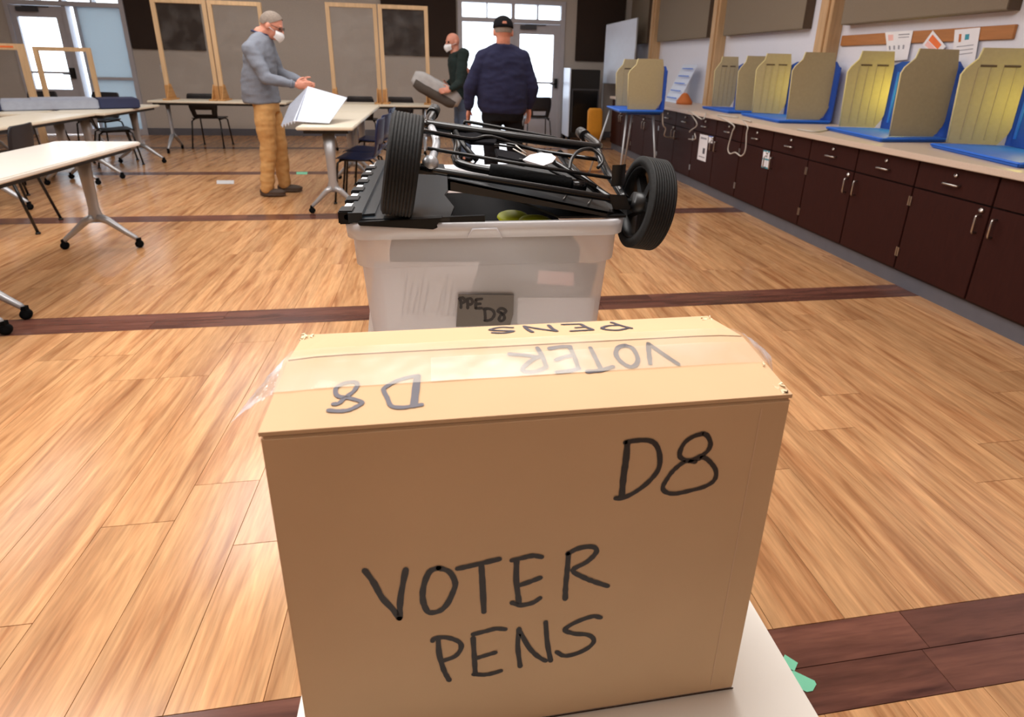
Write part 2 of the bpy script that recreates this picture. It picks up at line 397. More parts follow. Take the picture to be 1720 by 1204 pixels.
def door(name, x0, x1, gx0, gx1, lever):
    m = MB(); d0, d1 = YB, YB + .045
    for b in ((x0, gx0, .01, 2.045), (gx1, x1, .01, 2.045), (gx0, gx1, 1.87, 2.045), (gx0, gx1, .01, .75), (gx0, gx1, 1.0, 1.035)): m.box((b[0], d0, b[2]), (b[1], d1, b[3]))
    o = struct(m.build(name, 'frame_grey'))
    for z0, z1 in ((1.035, 1.87), (.75, 1.0)): MB().box((gx0, d0 + .018, z0), (gx1, d0 + .026, z1)).build('glass_pane', 'glass', o)
    c = MB().box((x0 + .12, d0 - .07, 1.95), (x0 + .42, d0, 2.02)).box((x0 + .2, d0 - .05, 2.02), (x0 + .6, d0 - .03, 2.035)); c.build('door_closer', 'frame_dark', o, .006)
    h = MB().box((lever - .03, d0 - .05, .93), (lever + .03, d0, 1.1)).tube([(lever, d0 - .06, 1.0), (lever - .02, d0 - .08, 1.0), (lever - .12, d0 - .08, 1.0)], .012)
    h.build('door_handle', 'black_plastic', o)
    return o
door('door_1', 1.5, 2.38, 1.62, 2.26, 2.32)
glazed('window_2', [(-6.76, -6.7, 0, 2.44), (-5.07, -5.0, 0, 2.44), (-6.7, -5.07, 2.37, 2.44), (-6.7, -5.07, 2.05, 2.125), (-5.49, -5.46, 2.12, 2.37), (-5.95, -5.9, 2.12, 2.37), (-6.3, -6.27, 2.12, 2.37),
                     (-5.93, -5.87, 0, 2.06), (-5.755, -5.735, 0, 2.06), (-5.735, -5.07, .92, .96), (-5.87, -5.07, 0, .1)],
       [(-6.7, -5.95, 2.125, 2.37), (-5.9, -5.49, 2.125, 2.37), (-5.46, -5.07, 2.125, 2.37), (-5.87, -5.755, .1, 2.05), (-5.735, -5.07, .96, 2.05, 'frosted'), (-5.735, -5.07, .1, .92, 'frosted')])
door('door_2', -6.7, -5.93, -6.62, -6.05, -5.98)
# --- acoustic panels --------------------------------------------------
def wall_panel(a, b, m, label, name='acoustic_panel'):
    o = MB().box(a, b).build(name, m, bevel=.006); return tag(o, label, 'acoustic panel', 'fabric acoustic panels on the walls')
wall_panel((-4.98, YB - .05, 1.43), (-3.83, YB - .002, 3.0), 'panel_dark', 'dark brown acoustic panel on the back wall behind the left pair of pine frames')
wall_panel((-.86, YB - .05, 1.44), (.45, YB - .002, 3.0), 'panel_dark', 'dark brown acoustic panel on the back wall left of the right glass door')
wall_panel((2.68, YB - .05, 1.43), (3.6, YB - .002, 3.0), 'panel_dark', 'dark brown acoustic panel on the back wall right of the right glass door')
for y0, y1, s in ((3.55, 5.2, 'nearest taupe acoustic panel on the right wall, above the pinned papers'), (5.78, 7.5, 'taupe acoustic panel on the right wall between two wooden posts'), (7.98, 9.85, 'farther taupe acoustic panel on the right wall above the standing booth'), (10.35, 11.3, 'farthest taupe acoustic panel on the right wall near the back corner')):
    o = MB().box((XW - .1, y0, 1.745), (XW - .002, y1, 3.0)).build('acoustic_panel', 'panel_taupe', bevel=.006)
    tag(o, s, 'acoustic panel', 'fabric acoustic panels on the walls')
    MB().box((XW - .1, y0 - .004, 1.745), (XW - .004, y0, 3.0)).build('panel_side', 'panel_side', o)
for i, y in enumerate((5.3, 7.6, 9.93)):
    m = MB().box((XW - .13, y, .0), (XW, y + .2, H0)).box((XW - .15, y + .05, 0), (XW - .13, y + .15, H0))
    struct(m.build('trim_%d' % (i + 1), 'post_wood', bevel=.004))
struct(MB().box((XW - .02, 3.53, 1.57), (XW, 5.26, 1.66)).build('trim_4', 'strip_wood', bevel=.003))
# small outlet plate on the back wall
tag(MB().box((-4.62, YB - .01, 1.06), (-4.54, YB, 1.18)).build('wall_plate', 'tape_white'), 'small pale switch plate on the back wall left of the pine frames', 'switch plate')
# ================================================================== CABINETS
XF = 3.0
ct = MB().box((2.955, .4, .832), (XW, 9.84, .872)).build('countertop', 'counter', bevel=.004)
tag(ct, 'long pale speckled countertop running along the right wall over the brown cabinets', 'countertop')
CW = 1.105; y0 = 1.0 - .02
cab_lab = ['nearest dark brown base cabinet at the right edge of the picture', 'second nearest dark brown base cabinet with two handles and one shown drawer pull', 'dark brown base cabinet below the third voting booth', 'dark brown base cabinet with a teal and white notice on its door', 'dark brown base cabinet with a tall white poster on its door', 'dark brown base cabinet behind the hanging grey cord', 'dark brown base cabinet behind the legs of the standing booth', 'farthest dark brown base cabinet at the end of the counter']
for i in range(8):
    ya = .98 + i * CW + .0; yb_ = ya + CW
    c = root('base_cabinet', cab_lab[i], 'cabinet', (XF, ya, 0), group='brown base cabinets under the counter')
    MB().box((.02, .002, .1), (.75, CW - .002, .832)).build('carcass', 'cabinet_edge', c)
    MB().box((.03, 0, 0), (.7, CW, .1)).build('toe_kick', 'base_grey', c)
    for k in (0, 1):
        a = .006 + k * CW / 2; b = a + CW / 2 - .010
        d = MB().box((0, a, .115), (.02, b, .655)).build('door', 'cabinet_brown', c, bevel=.002)
        hy = b - .045 if k == 0 else a + .045
        MB().tube([(.0, hy, .60), (-.028, hy, .60), (-.03, hy, .59), (-.03, hy, .51), (-.028, hy, .50), (0, hy, .50)], .006, 8).build('handle', 'steel', d)
        if k == 1: MB().lathe([(.0, -.012), (.013, -.012), (.014, -.004), (.014, 0), (0, 0)], T(0, hy - .0, .63), 12).build('lock', 'steel', d)
        for hz in (.2, .54):
            ey = a + .0 if k == 0 else b
            MB().box((-.006, ey - .008, hz), (.004, ey + .008, hz + .06)).build('hinge', 'steel', d)
        w = MB().box((0, a, .664), (.02, b, .826)).build('drawer', 'cabinet_brown', c, bevel=.002)
        my = (a + b) / 2
        MB().tube([(0, my - .05, .73), (-.026, my - .05, .73), (-.028, my - .04, .73), (-.028, my + .04, .73), (-.026, my + .05, .73), (0, my + .05, .73)], .006, 8).build('handle', 'steel', w)
        MB().lathe([(0, -.012), (.011, -.012), (.012, 0), (0, 0)], T(0, my - .01, .785), 12).build('lock', 'steel', w)
# notices on the cabinets
def notice(name, cs, x, label, cat, art):
    """cs: pixel corners read on the cabinet face plane at x"""
    p = [at(*c, x=x) for c in cs]; o = MB().slab(p, (-.0015, 0, 0)).build(name, 'paper'); tag(o, label, cat)
    def uv(u, v): 
        a = p[0].lerp(p[1], u); b = p[3].lerp(p[2], u); q = a.lerp(b, v); return q + Vector((-.0022, 0, 0))
    for nm, u0, v0, u1, v1, m in art:
        MB().add([uv(u0, v0), uv(u1, v0), uv(u1, v1), uv(u0, v1)], [(0, 1, 2, 3)]).build(nm, m, o)
    return o
notice('poster', [(1176, 225), (1190, 228), (1185, 272), (1171, 267)], XF - .001, 'tall white poster taped to a cabinet door left of a cord loop', 'poster',
       [('print', .15, .1, .85, .17, 'paper_text'), ('print', .55, .5, .8, .72, 'ink_grey'), ('print', .15, .84, .85, .88, 'paper_text')])
notice('sticker', [(1191, 228), (1198.5, 229.5), (1197, 241), (1190, 239.5)], XF - .001, 'small white sticker with blue edge right of the tall poster', 'sticker', [('print', .0, .0, 1, .12, 'booth_blue')])
notice('notice', [(1283, 252), (1293.5, 254), (1289.5, 284), (1279, 281)], XF - .001, 'white notice with teal bands on the cabinet door', 'notice',
       [('print', 0, 0, 1, .07, 'teal_print'), ('print', 0, .45, 1, .53, 'teal_print'), ('print', 0, .92, 1, 1, 'teal_print')])
# papers pinned on the wooden strip
def pinned(cs, label, art, name='pinned_paper'):
    p = [at(*c, x=XW - .024) for c in cs]; o = MB().slab(p, (-.0012, 0, 0)).build(name, 'paper'); tag(o, label, 'paper')
    def uv(u, v):
        a = p[0].lerp(p[1], u); b = p[3].lerp(p[2], u); return a.lerp(b, v) + Vector((-.002, 0, 0))
    for u0, v0, u1, v1, m in art: MB().add([uv(u0, v0), uv(u1, v0), uv(u1, v1), uv(u0, v1)], [(0, 1, 2, 3)]).build('print', m, o)
pinned([(1487, 54), (1534, 51), (1524, 100), (1492, 103)], 'left of the white sheets pinned on the wooden strip, with small grey print', [(.1, .1, .3, .3, 'paper_pink'), (.5, .1, .9, .14, 'paper_text'), (.5, .2, .9, .23, 'paper_text')] + [(.1 + .2 * k, .48, .17 + .2 * k, .62, 'paper_text') for k in range(4)])
pinned([(1567, 51), (1589, 78), (1572, 95), (1549, 76)], 'tilted white sheet with an orange block pinned on the wooden strip', [(.12, .15, .8, .55, 'orange_print'), (.12, .6, .8, .9, 'paper_pink')])
pinned([(1604, 50), (1647, 46), (1636, 112), (1598, 118)], 'right of the white sheets pinned on the wooden strip, with two small pictures', [(.2, .12, .3, .32, 'clay_orange'), (.45, .14, .62, .28, 'teal_print')] + [(.15, .42 + .1 * k, .85, .44 + .1 * k, 'paper_text') for k in range(3)])
# ================================================================== VOTING BOOTHS
def booth(A, B, C, D, z, label, lit, legs=None, hgt=.60):
    A, B, C, D = [Vector((p[0], p[1], 0)) for p in (A, B, C, D)]
    ctr = (A + B + C + D) / 4; r = root('voting_booth', label, 'voting booth', (ctr[0], ctr[1], z), group='blue and beige voting booths')
    A, B, C, D = A - ctr, B - ctr, C - ctr, D - ctr; up = Vector((0, 0, 1))
    dirn = (D - C).normalized(); side = (A - C).normalized()
    t0 = [A - dirn * .12 + side * .02, C - dirn * .12 - side * .10, D + dirn * .02 - side * .08, B + dirn * .02 + side * .04]
    m = MB(); c0 = sum(t0, Vector()) / 4
    lo = [c0 + (p - c0) * .95 for p in t0]
    m.hexa([p for p in lo] + [p + up * .024 for p in t0])
    m.add([p + up * .022 for p in t0] + [c0 + (p - c0) * .97 + up * .030 for p in t0], [(0, 1, 5, 4), (1, 2, 6, 5), (2, 3, 7, 6), (3, 0, 4, 7), (4, 5, 6, 7)])
    m.build('tray', 'booth_blue', r, bevel=.006)
    # blue back panel with ribs
    p, q = D - side * .06 + dirn * .012, B + side * .03 + dirn * .012; nrm = (q - p).normalized().cross(up)
    bp = MB().slab([p + up * .03, q + up * .03, q + up * (hgt * .88), q - (q - p) * .12 + up * (hgt * .93), p + (q - p) * .10 + up * (hgt * .93), p + (q - p) * .04 + up * (hgt * .86), p + up * (hgt * .84)], nrm * .014)
    bo = bp.build('back_panel', 'booth_blue_dark', r)
    for k in range(5):
        s = p.lerp(q, .12 + .19 * k); MB().slab([s + up * .08, s + (q - p).normalized() * .02 + up * .08, s + (q - p).normalized() * .02 + up * hgt * .8, s + up * hgt * .8], -nrm * .006).build('rib', 'booth_blue', bo)
    for nm, P, Q, far_ in (('far', A, B, True), ('near', C, D, False)):
        u = (Q - P); Lw = u.length; u.normalize(); n = u.cross(up); b0 = up * .034
        prof = [(0, 0), (Lw * .84, 0), (Lw * .97, .07), (Lw * 1.0, .11), (Lw * .99, hgt * .8), (Lw * .93, hgt), (Lw * .20, hgt), (Lw * .16, hgt - .065), (0, hgt - .125), (-.02, hgt - .165)]
        w = MB().slab([P + b0 + u * a + up * b for a, b in prof], n * .006).build('side_screen', 'booth_beige', r)
        ed = [P + b0 + u * a + up * b + n * .003 for a, b in (prof[0], prof[-1], prof[-2], prof[-3], prof[-4])]
        MB().tube(ed, .0055, 6).build('edge_trim', 'booth_edge', w)
        if far_:
            for k in range(4):
                s0 = P + b0 + u * (Lw * (.2 + .2 * k)) - (n * .001 if n.y > 0 else -n * .007)
                MB().slab([s0 + up * .03, s0 + u * .006 + up * .03, s0 + u * .006 + up * (hgt - .12), s0 + up * (hgt - .12)], (n * -.003 if n.y > 0 else n * .003)).build('flute', 'booth_beige', w)
            for f0, f1 in ((.22, .48), (.6, .86)):
                s0 = P + b0 + u * (Lw * f0) + up * (hgt - .115) - (n * .001 if n.y > 0 else -n * .007); s1 = s0 + u * (Lw * (f1 - f0))
                MB().slab([s0, s1, s1 + up * .012, s0 + up * .012], (n * -.003 if n.y > 0 else n * .003)).build('slot_cover', 'panel_side', w)
        else:
            s0 = P + b0 + u * (Lw * .86) + up * .0
            MB().tube([P + u * Lw * .80 + b0 + up * .01 - n * .004, P + u * Lw * .93 + b0 + up * .02 - n * .012, P + u * Lw * 1.0 + b0 + up * .09 - n * .006, P + u * Lw * 1.03 + b0 + up * .13], .004, 6).build('lamp_wire', 'cord_grey', r)
    if lit:
        lp = D * .42 + B * .58 - dirn * .05; 
        MB().lathe([(0, -.05), (.014, -.05), (.016, .05), (0, .05)], T(*(lp + up * (hgt * .62))) @ rot('Y', PI / 2), 12).build('lamp', 'lamp_warm', r)
        l = bpy.data.lights.new('booth_lamp_light', 'POINT'); l.energy = lit; l.color = (1, .84, .08); l.shadow_soft_size = .03
        lo_ = bpy.data.objects.new('booth_lamp_light', l); COL.objects.link(lo_); lo_.location = ctr + lp + side * .03 + up * (z + hgt * .52)
    if legs:
        for top, foot in legs:
            tp = Vector(top) - ctr - up * z; ft = Vector(foot) - ctr - up * z
            lg = MB().tube([tp, ft], .012, 10).build('leg', 'silver', r)
            MB().tube([ft + up * .03, ft], .015, 10).build('foot', 'black_plastic', lg)
        for dx in (0, 1):
            pa = (A if dx else C) + dirn * .0; pb = (B if dx else D)
            MB().tube([pa + up * -.012, pb + up * -.012], .012, 8).build('rail', 'booth_blue_dark', r)
    return r
CT = .872
booth((3.42, 3.46), (3.74, 3.32), (3.22, 2.72), (3.60, 2.72), CT, 'nearest blue voting booth at the right edge, its beige screen lit yellow low down', 2.0)
booth((3.40, 4.54), (3.70, 4.42), (3.27, 3.81), (3.69, 3.80), CT, 'second nearest voting booth on the counter, below the orange print, screen glowing yellow', 3.2)
booth((3.40, 5.98), (3.70, 5.86), (3.32, 5.20), (3.69, 5.14), CT, 'third nearest voting booth on the counter, between the last two wooden posts, faint yellow glow', 1.8)
booth((3.42, 6.98), (3.66, 6.90), (3.38, 6.32), (3.66, 6.26), CT, 'farthest voting booth on the counter, beside the middle wooden post', 0, hgt=.58)
booth((2.26, 7.25), (2.60, 7.22), (2.20, 6.60), (2.60, 6.60), .845, 'voting booth standing on four thin metal legs before the counter end', 0,
      [((2.18, 7.2, .84), (1.98, 7.32, 0)), ((2.20, 6.6, .84), (2.10, 6.42, 0)), ((2.44, 7.1, .84), (2.42, 7.25, 0)), ((2.52, 6.62, .84), (2.58, 6.45, 0))], hgt=.55)
# grey cords
def cord(pts, label, r=.0065):
    return tag(MB().tube(bez(pts, 5), r, 8).build('power_cord', 'cord_grey'), label, 'cord')
XC = XF - .045
cord([Vector((2.62, 6.6, 1.05)), at(1113, 205, y=6.55), at(1118, 216, y=6.6), at(1117, 229, y=6.7), at(1140, 231, y=7.1), at(1166, 234, x=XC - .02), at(1167, 224, x=XC - .03)], 'grey cord hanging from the standing booth to the cabinets')
cord([at(1186, 190, z=CT + .01), at(1179, 200, z=CT + .008), Vector((2.945, 6.6, CT + .004)), at(1171, 208, x=XC), at(1160, 219, x=XC), at(1158, 222, x=XC)], 'short grey cord drooping over the counter edge left of the poster')
cord([at(1240, 197, z=CT + .01), Vector((2.96, 5.9, CT + .008)), at(1232, 210, x=XC), at(1230, 222, x=XC), at(1223, 248, x=XC), at(1226, 258, x=XC), at(1235, 256, x=XC), at(1245, 262, x=XC), at(1252, 252, x=XC), at(1254, 225, x=XC), at(1256, 213, x=XC), Vector((2.96, 5.35, CT + .008)), at(1262, 204, z=CT + .01)], 'grey cord looping down over a cabinet from the third booth')
cord([at(1340, 217, z=CT + .008), at(1370, 221, z=CT + .008), at(1392, 217, z=CT + .008), at(1398, 214, z=CT + .012)], 'grey cord lying on the counter between the second and third booths')
# leaning clear sheet and clay stand on the counter
sh = MB().slab([Vector((3.42, 8.05, CT)), Vector((3.42, 8.55, CT)), Vector((3.68, 8.62, CT + .52)), Vector((3.68, 8.12, CT + .52))], (.006, 0, .003)).build('leaning_sheet', 'board_white')
tag(sh, 'shiny white sheet leaning on the wall at the far end of the counter', 'sheet')
for k in range(5):
    a = Vector((3.41 + .05 * k, 8.1, CT + .06 + .1 * k)); MB().slab([a, a + Vector((0, .36, 0)), a + Vector((.006, .36, .012)), a + Vector((.006, 0, .012))], (-.002, 0, 0)).build('print', 'booth_blue', sh)
m = MB(); c = Vector((3.44, 7.88, CT))
m.rings([[c + Vector((math.cos(a) * rx, math.sin(a) * ry, z)) for a in [2 * PI * k / 14 for k in range(14)]] for rx, ry, z in ((.1, .15, 0), (.1, .14, .04), (.07, .09, .09), (.045, .05, .13), (.02, .03, .15))])
tag(m.build('orange_stand', 'clay_orange'), 'orange brown rounded stand beside the leaning sheet on the counter', 'stand')
tag(MB().tube([Vector((3.3, 8.35, CT)), Vector((3.3, 8.35, CT + .05))], [.03, .025], 12).build('small_pot', 'shoe_brown'), 'tiny dark brown pot in front of the leaning sheet', 'pot')
# ================================================================== TABLES
def table(name_label, x0, x1, y0, y1, ztop, legs, group, top='table_white', along='y'):
    cx, cy = (x0 + x1) / 2, (y0 + y1) / 2
    r = root('folding_table', name_label, 'table', (cx, cy, 0), group=group)
    hx, hy = (x1 - x0) / 2, (y1 - y0) / 2
    MB().box((-hx, -hy, ztop - .028), (hx, hy, ztop)).build('tabletop', [top], r, bevel=.007)
    MB().box((-hx + .05, -hy + .05, ztop - .06), (hx - .05, hy - .05, ztop - .03)).build('under_frame', 'black_plastic', r)
    for L_ in legs:
        if along == 'y': Mx = T(0, L_ - cy, 0); span = hx - .03
        else: Mx = T(L_ - cx, 0, 0) @ rot('Z', PI / 2); span = hy - .03
        col = MB()
        col.rings([[Mx @ Vector((math.cos(a) * w, math.sin(a) * d, z)) for a in [2 * PI * k / 12 for k in range(12)]] for w, d, z in ((.055, .025, ztop - .06), (.042, .022, .5), (.036, .02, .30), (.05, .022, .24), (.06, .022, .20))])
        for s in (-1, 1):
            pts = [Mx @ Vector((s * a * span, 0, z)) for a, z in ((.05, .235), (.3, .205), (.7, .12), (.93, .075), (.99, .055))]
            col.tube(pts, [.032, .026, .020, .017, .012], 10)
        lg = col.build('leg', 'silver', r)
        for s in (-1, 1):
            c = Mx @ Vector((s * span, 0, .028)); cs = MB()
            cs.lathe([(.0, -.018), (.02, -.018), (.027, -.012), (.028, 0), (.027, .012), (.02, .018), (0, .018)], T(*c) @ (Mx.to_3x3().to_4x4()) @ rot('Z', PI / 2 + .4), 18)
            cs.box((-.012, -.014, .02), (.012, .014, .045), 0, T(*c)); cs.build('caster', 'black_matte', lg)
    return r
GR = 'narrow white tables on wheeled T legs'
table('narrow white table in the left foreground aisle, one end pointing at the standing man', -2.68, -2.13, 3.10, 4.70, .735, (3.18, 4.45), GR)
table('narrow white table cut off by the left picture edge, only a wheeled leg showing', -2.66, -2.11, 1.52, 3.085, .735, (1.7, 2.99), GR)
table('narrow pale table on the left behind the white foreground table', -4.12, -3.57, 5.50, 7.03, .735, (5.71, 6.85), GR, 'table_cream')
table('narrow pale table at left carrying the long grey case', -4.07, -3.49, 7.05, 8.40, .735, (7.2, 8.3), GR, 'table_cream')
table('narrow cream table in front of the standing man in the grey sweater', -1.16, -.69, 5.25, 6.90, .79, (5.42, 6.80), GR, 'table_cream')
table('narrow cream table end to end behind the table of the standing man', -1.16, -.69, 6.92, 8.0, .79, (7.1, 7.85), GR, 'table_cream')
table('narrow table against the back wall under the left pair of pine frames', -3.95, -2.1, 9.12, 9.68, .735, (-3.8, -2.3), GR, 'table_cream', 'x')
table('narrow table against the back wall under the right pair of pine frames', -1.6, 0.0, 8.92, 9.48, .735, (-1.5, -.15), GR, 'table_cream', 'x')
table('narrow white table at far left before the left glass door', -5.9, -4.22, 8.44, 9.0, .735, (-5.7, -4.45), GR, 'table_white', 'x')
table('narrow table at the left picture edge under the far end of the grey case', -5.6, -4.13, 6.8, 7.36, .735, (-5.4, -4.3), GR, 'table_cream', 'x')
table('narrow white table under the cardboard box and the plastic bin', -.150, .358, .10, 1.70, .735, (.3, 1.5), GR)
# ================================================================== CHAIRS
def shell(w0, w1, pts, hole=None, nx=10):
    """curved plastic shell: pts = list of (y, z, halfwidth, dish); hole = (i0,i1,k0,k1) skipped cells"""
    m = MB(); n = nx; V_ = []
    for y, z, hw, dish in pts:
        for k in range(n + 1):
            u = k / n * 2 - 1; V_.append(Vector((u * hw, y + dish * (u * u), z)))
    Fc = [(i * (n + 1) + k, i * (n + 1) + k + 1, (i + 1) * (n + 1) + k + 1, (i + 1) * (n + 1) + k) for i in range(len(pts) - 1) for k in range(n) if not (hole and hole[0] <= i < hole[1] and hole[2] <= k < hole[3])]
    return V_, Fc
def make_chair(m_shell):
    """chair faces +y"""
    r = root('stacking_chair', 'x', 'chair')
    def sh(name, pts, hole=None):
        V_, F_ = shell(0, 0, pts, hole); mb = MB(); mb.add(V_, F_, 0, True); me = mb.build(name, m_shell, r, fix=True)
        bm = bmesh.new(); bm.from_mesh(me.data); bmesh.ops.solidify(bm, geom=bm.faces[:], thickness=.008); bmesh.ops.recalc_face_normals(bm, faces=bm.faces); bm.to_mesh(me.data); bm.free(); return me
    sh('seat', [(.20, .435, .20, 0), (.17, .45, .215, 0), (.10, .448, .22, 0), (0, .44, .22, 0), (-.10, .438, .215, 0), (-.17, .45, .20, 0)])
    sh('backrest', [(-.17, .452, .17, .01), (-.19, .47, .175, .015), (-.205, .50, .18, .02), (-.215, .535, .185, .022), (-.225, .57, .195, .024), (-.232, .63, .205, .024), (-.238, .69, .208, .022), (-.245, .75, .205, .02), (-.25, .80, .19, .016), (-.251, .81, .17, .012)], hole=(2, 4, 2, 8))
    for s in (-1, 1):
        for e in (0, 1):
            p = [(s * .17, .12, .43), (s * .20, .17, .40), (s * .215, .22, .015)] if e else [(s * .17, -.12, .43), (s * .20, -.17, .40), (s * .225, -.25, .015)]
            lg = MB().tube(p, .011, 8).build('leg', 'black_gloss', r)
            MB().tube([p[-1], (p[-1][0], p[-1][1], 0)], .017, 10).build('glide', 'black_plastic', lg)
    MB().tube([(-.19, -.14, .425), (-.19, .15, .425), (.19, .15, .425), (.19, -.14, .425)], .010, 8).build('seat_frame', 'black_gloss', r)
    return r
cb = make_chair('chair_black'); cn = make_chair('chair_navy'); used = set()
def chair(src, x, y, deg, label, group):
    if src.name not in used: o = src; used.add(src.name)
    else: o = copy_tree(src)
    o.location = (x, y, 0); o.rotation_euler = (0, 0, math.radians(deg)); tag(o, label, 'chair', group); return o
GB = 'dark shell stacking chairs around the tables'
chair(cb, -4.02, 8.24, -58, 'black shell chair tucked under the table with the grey case', GB)
chair(cb, -4.05, 6.02, -60, 'black shell chair tucked under the pale left table, back slot showing', GB)
chair(cb, -3.35, 5.05, 100, 'black shell chair at left between the two white tables, only legs showing', GB)
chair(cb, -3.45, 9.95, 0, 'black shell chair behind the back wall table, under the left pine frames', GB)
chair(cb, -4.75, 9.42, 170, 'black shell chair before the left glass door', GB)
chair(cb, -5.55, 9.42, 175, 'black shell chair farther left before the left glass door', GB)
chair(cb, -1.13, 9.92, 0, 'dark shell chair behind the right pine frames, left of the pair', GB)
chair(cb, -.52, 9.92, 0, 'dark shell chair behind the right pine frames, right of the pair', GB)
chair(cb, 1.83, 10.55, 2, 'dark shell chair in front of the right glass door', GB)
chair(cn, -.74, 5.98, 84, 'navy blue shell chair at the right side of the cream table, nearest the bin', GB)
chair(cn, -.72, 6.46, 80, 'navy blue shell chair at the right side of the cream table, behind the nearest one', GB)
chair(cn, -.72, 7.40, 84, 'navy blue shell chair at the cream table, farthest of the three', GB)
# ================================================================== PINE FRAMES WITH FILM
def pine_frame(x0, x1, y, z0, z1, label, cat='partition frame', w=.055, film=True, gus=True, dx=0):
    cx = (x0 + x1) / 2; r = root('pine_frame', label, cat, (cx, y, z0), group='pine frames holding clear film'); hx = (x1 - x0) / 2; h = z1 - z0; d = .02
    MB().box((-hx, -d, 0), (-hx + w, d, h)).build('post', 'pine', r, .003); MB().box((hx - w, -d, 0), (hx, d, h)).build('post', 'pine', r, .003)
    MB().box((-hx + w, -d, h - w), (hx - w, d, h)).build('top_rail', 'pine', r, .003)
    if film:
        V_ = []; n = 12
        for i in range(n + 1):
            for k in range(n + 1):
                u, v = i / n, k / n; wv = .012 * noise.noise(Vector((u * 4 + cx, v * 5, y))) ; V_.append((-hx + w * .5 + u * (2 * hx - w), d + .012 + wv, .06 + v * (h - .08)))
        MB().add(V_, [(i * (n + 1) + k, (i + 1) * (n + 1) + k, (i + 1) * (n + 1) + k + 1, i * (n + 1) + k + 1) for i in range(n) for k in range(n)], 0, True).build('film', 'film', r, fix=False)
    if gus:
        for s in (-1, 1):
            xx = s * (hx - w / 2)
            MB().slab([Vector((xx - w * .6, -d - .012, 0)), Vector((xx + w * .6, -d - .012, 0)), Vector((xx + w * .5, -d - .012, .20)), Vector((xx - w * .5, -d - .012, .20))], (0, .01, 0)).build('gusset', 'plywood', r)
            MB().slab([Vector((xx - s * w * .5, -.17, 0)), Vector((xx - s * w * .5, .17, 0)), Vector((xx - s * w * .5, .03, .22)), Vector((xx - s * w * .5, -.03, .22))], (-s * .01, 0, 0)).build('foot_brace', 'plywood', r)
            MB().box((xx - w * .5 - (w * .8 if s > 0 else 0), -.17, 0), (xx + w * .5 + (w * .8 if s < 0 else 0), .17, .018)).build('foot', 'plywood', r)
    return r
pine_frame(-3.785, -3.075, 9.4, .736, 2.07, 'tall pine frame with film before the dark panel, left of the left pair', dx=0)
pine_frame(-3.06, -2.35, 9.4, .736, 2.07, 'tall pine frame with film right behind the head of the man in grey', dx=0)
pine_frame(-1.455, -.755, 9.2, .736, 2.09, 'tall pine frame with film, left of the pair in the middle of the back wall')
pine_frame(-.74, -.04, 9.2, .736, 2.09, 'tall pine frame with film, right of the pair, beside the man with the bundle')
pine_frame(-4.93, -4.28, 8.64, .736, 1.40, 'short open pine frame standing on a table before the left glass door', film=False, gus=False, w=.05)
f = pine_frame(-5.42, -4.74, 8.15, .0, 1.42, 'short pine frame with bluish film at the left picture edge', gus=False, w=.07)
MB().box((-.25, -.024, 1.375), (.24, -.021, 1.395)).build('orange_tape', 'orange_print', f)
# long grey case on the table
m = MB(); c0, c1 = Vector((-4.84, 7.12, .737)), Vector((-3.54, 7.92, .737)); u = (c1 - c0).normalized(); v = Vector((-u.y, u.x, 0)); up = Vector((0, 0, 1))
r = root('long_case', 'long grey folded case with navy ends lying across the left table', 'case', (0, 0, 0))
def seg(a, b, mm, nm, h=.115, w=.23):
    p, q = c0.lerp(c1, a), c0.lerp(c1, b); return MB().hexa([p - v * w, q - v * w, q + v * w, p + v * w, p - v * w * .92 + up * h, q - v * w * .92 + up * h, q + v * w * .92 + up * h, p + v * w * .92 + up * h]).build(nm, mm, r, .012)
seg(0, .19, 'case_navy', 'end_cap'); seg(.19, .74, 'case_grey', 'case_body', .11); seg(.74, 1, 'case_navy', 'end_cap', .11)
seg(.35, .70, 'case_grey', 'flap', .120, .20)
# ================================================================== BACK OF ROOM
r = root('media_cart', 'black cabinet cart beside the right glass door', 'cart', (2.68, 10.75, 0))
MB().box((-.27, -.25, .12), (.27, .25, 1.28)).build('body', 'black_plastic', r, .01)
MB().box((-.29, -.27, .12), (-.27, .25, 1.3)).build('side_panel', 'board_white', r, label='white side panel')
MB().box((-.22, -.27, .2), (.24, -.25, .95)).build('door', 'black_gloss', r, .004)
for a, b in (((-.24, -.275, .93), (.26, -.255, .955)), ((.24, -.275, .2), (.26, -.255, .93)), ((-.24, -.275, .2), (-.22, -.255, .93))): MB().box(a, b).build('door_frame', 'frame_dark', r)
for sx in (-.25, .25):
    for sy in (-.2, .2): MB().lathe([(0, -.02), (.05, -.02), (.055, 0), (.05, .02), (0, .02)], T(sx, sy, .06), 14).build('caster', 'black_matte', r)
r = root('orange_chair', 'orange yellow chair back standing before the black cart', 'chair', (2.74, 9.9, 0), .15)
m = MB(); m.rings([[Vector((math.copysign(min(abs(math.cos(a)) * w * 1.25, w), math.cos(a)), math.sin(a) * .02 + yy, z)) for a in [2 * PI * k / 16 for k in range(16)]] for w, yy, z in ((.12, 0, .10), (.14, .01, .3), (.14, .02, .5), (.135, .03, .62), (.10, .035, .665))])
m.build('backrest', 'orange_yellow', r); MB().box((-.14, 0, .10), (.14, .32, .14)).build('seat', 'orange_yellow', r, .01)
for sx in (-.12, .12):
    for sy in (.02, .3): MB().tube([(sx, sy, .12), (sx, sy, 0)], .012, 8).build('leg', 'silver', r)
r = root('whiteboard', 'tall blank whiteboard standing by the back right corner', 'whiteboard', (0, 0, 0))
a, b = Vector((3.16, 11.0, 1.05)), Vector((3.48, 10.25, 1.05)); n = (b - a).cross(up).normalized()
MB().slab([a, b, b + up * 1.08, a + up * 1.0], n * .02).build('board', 'board_white', r)
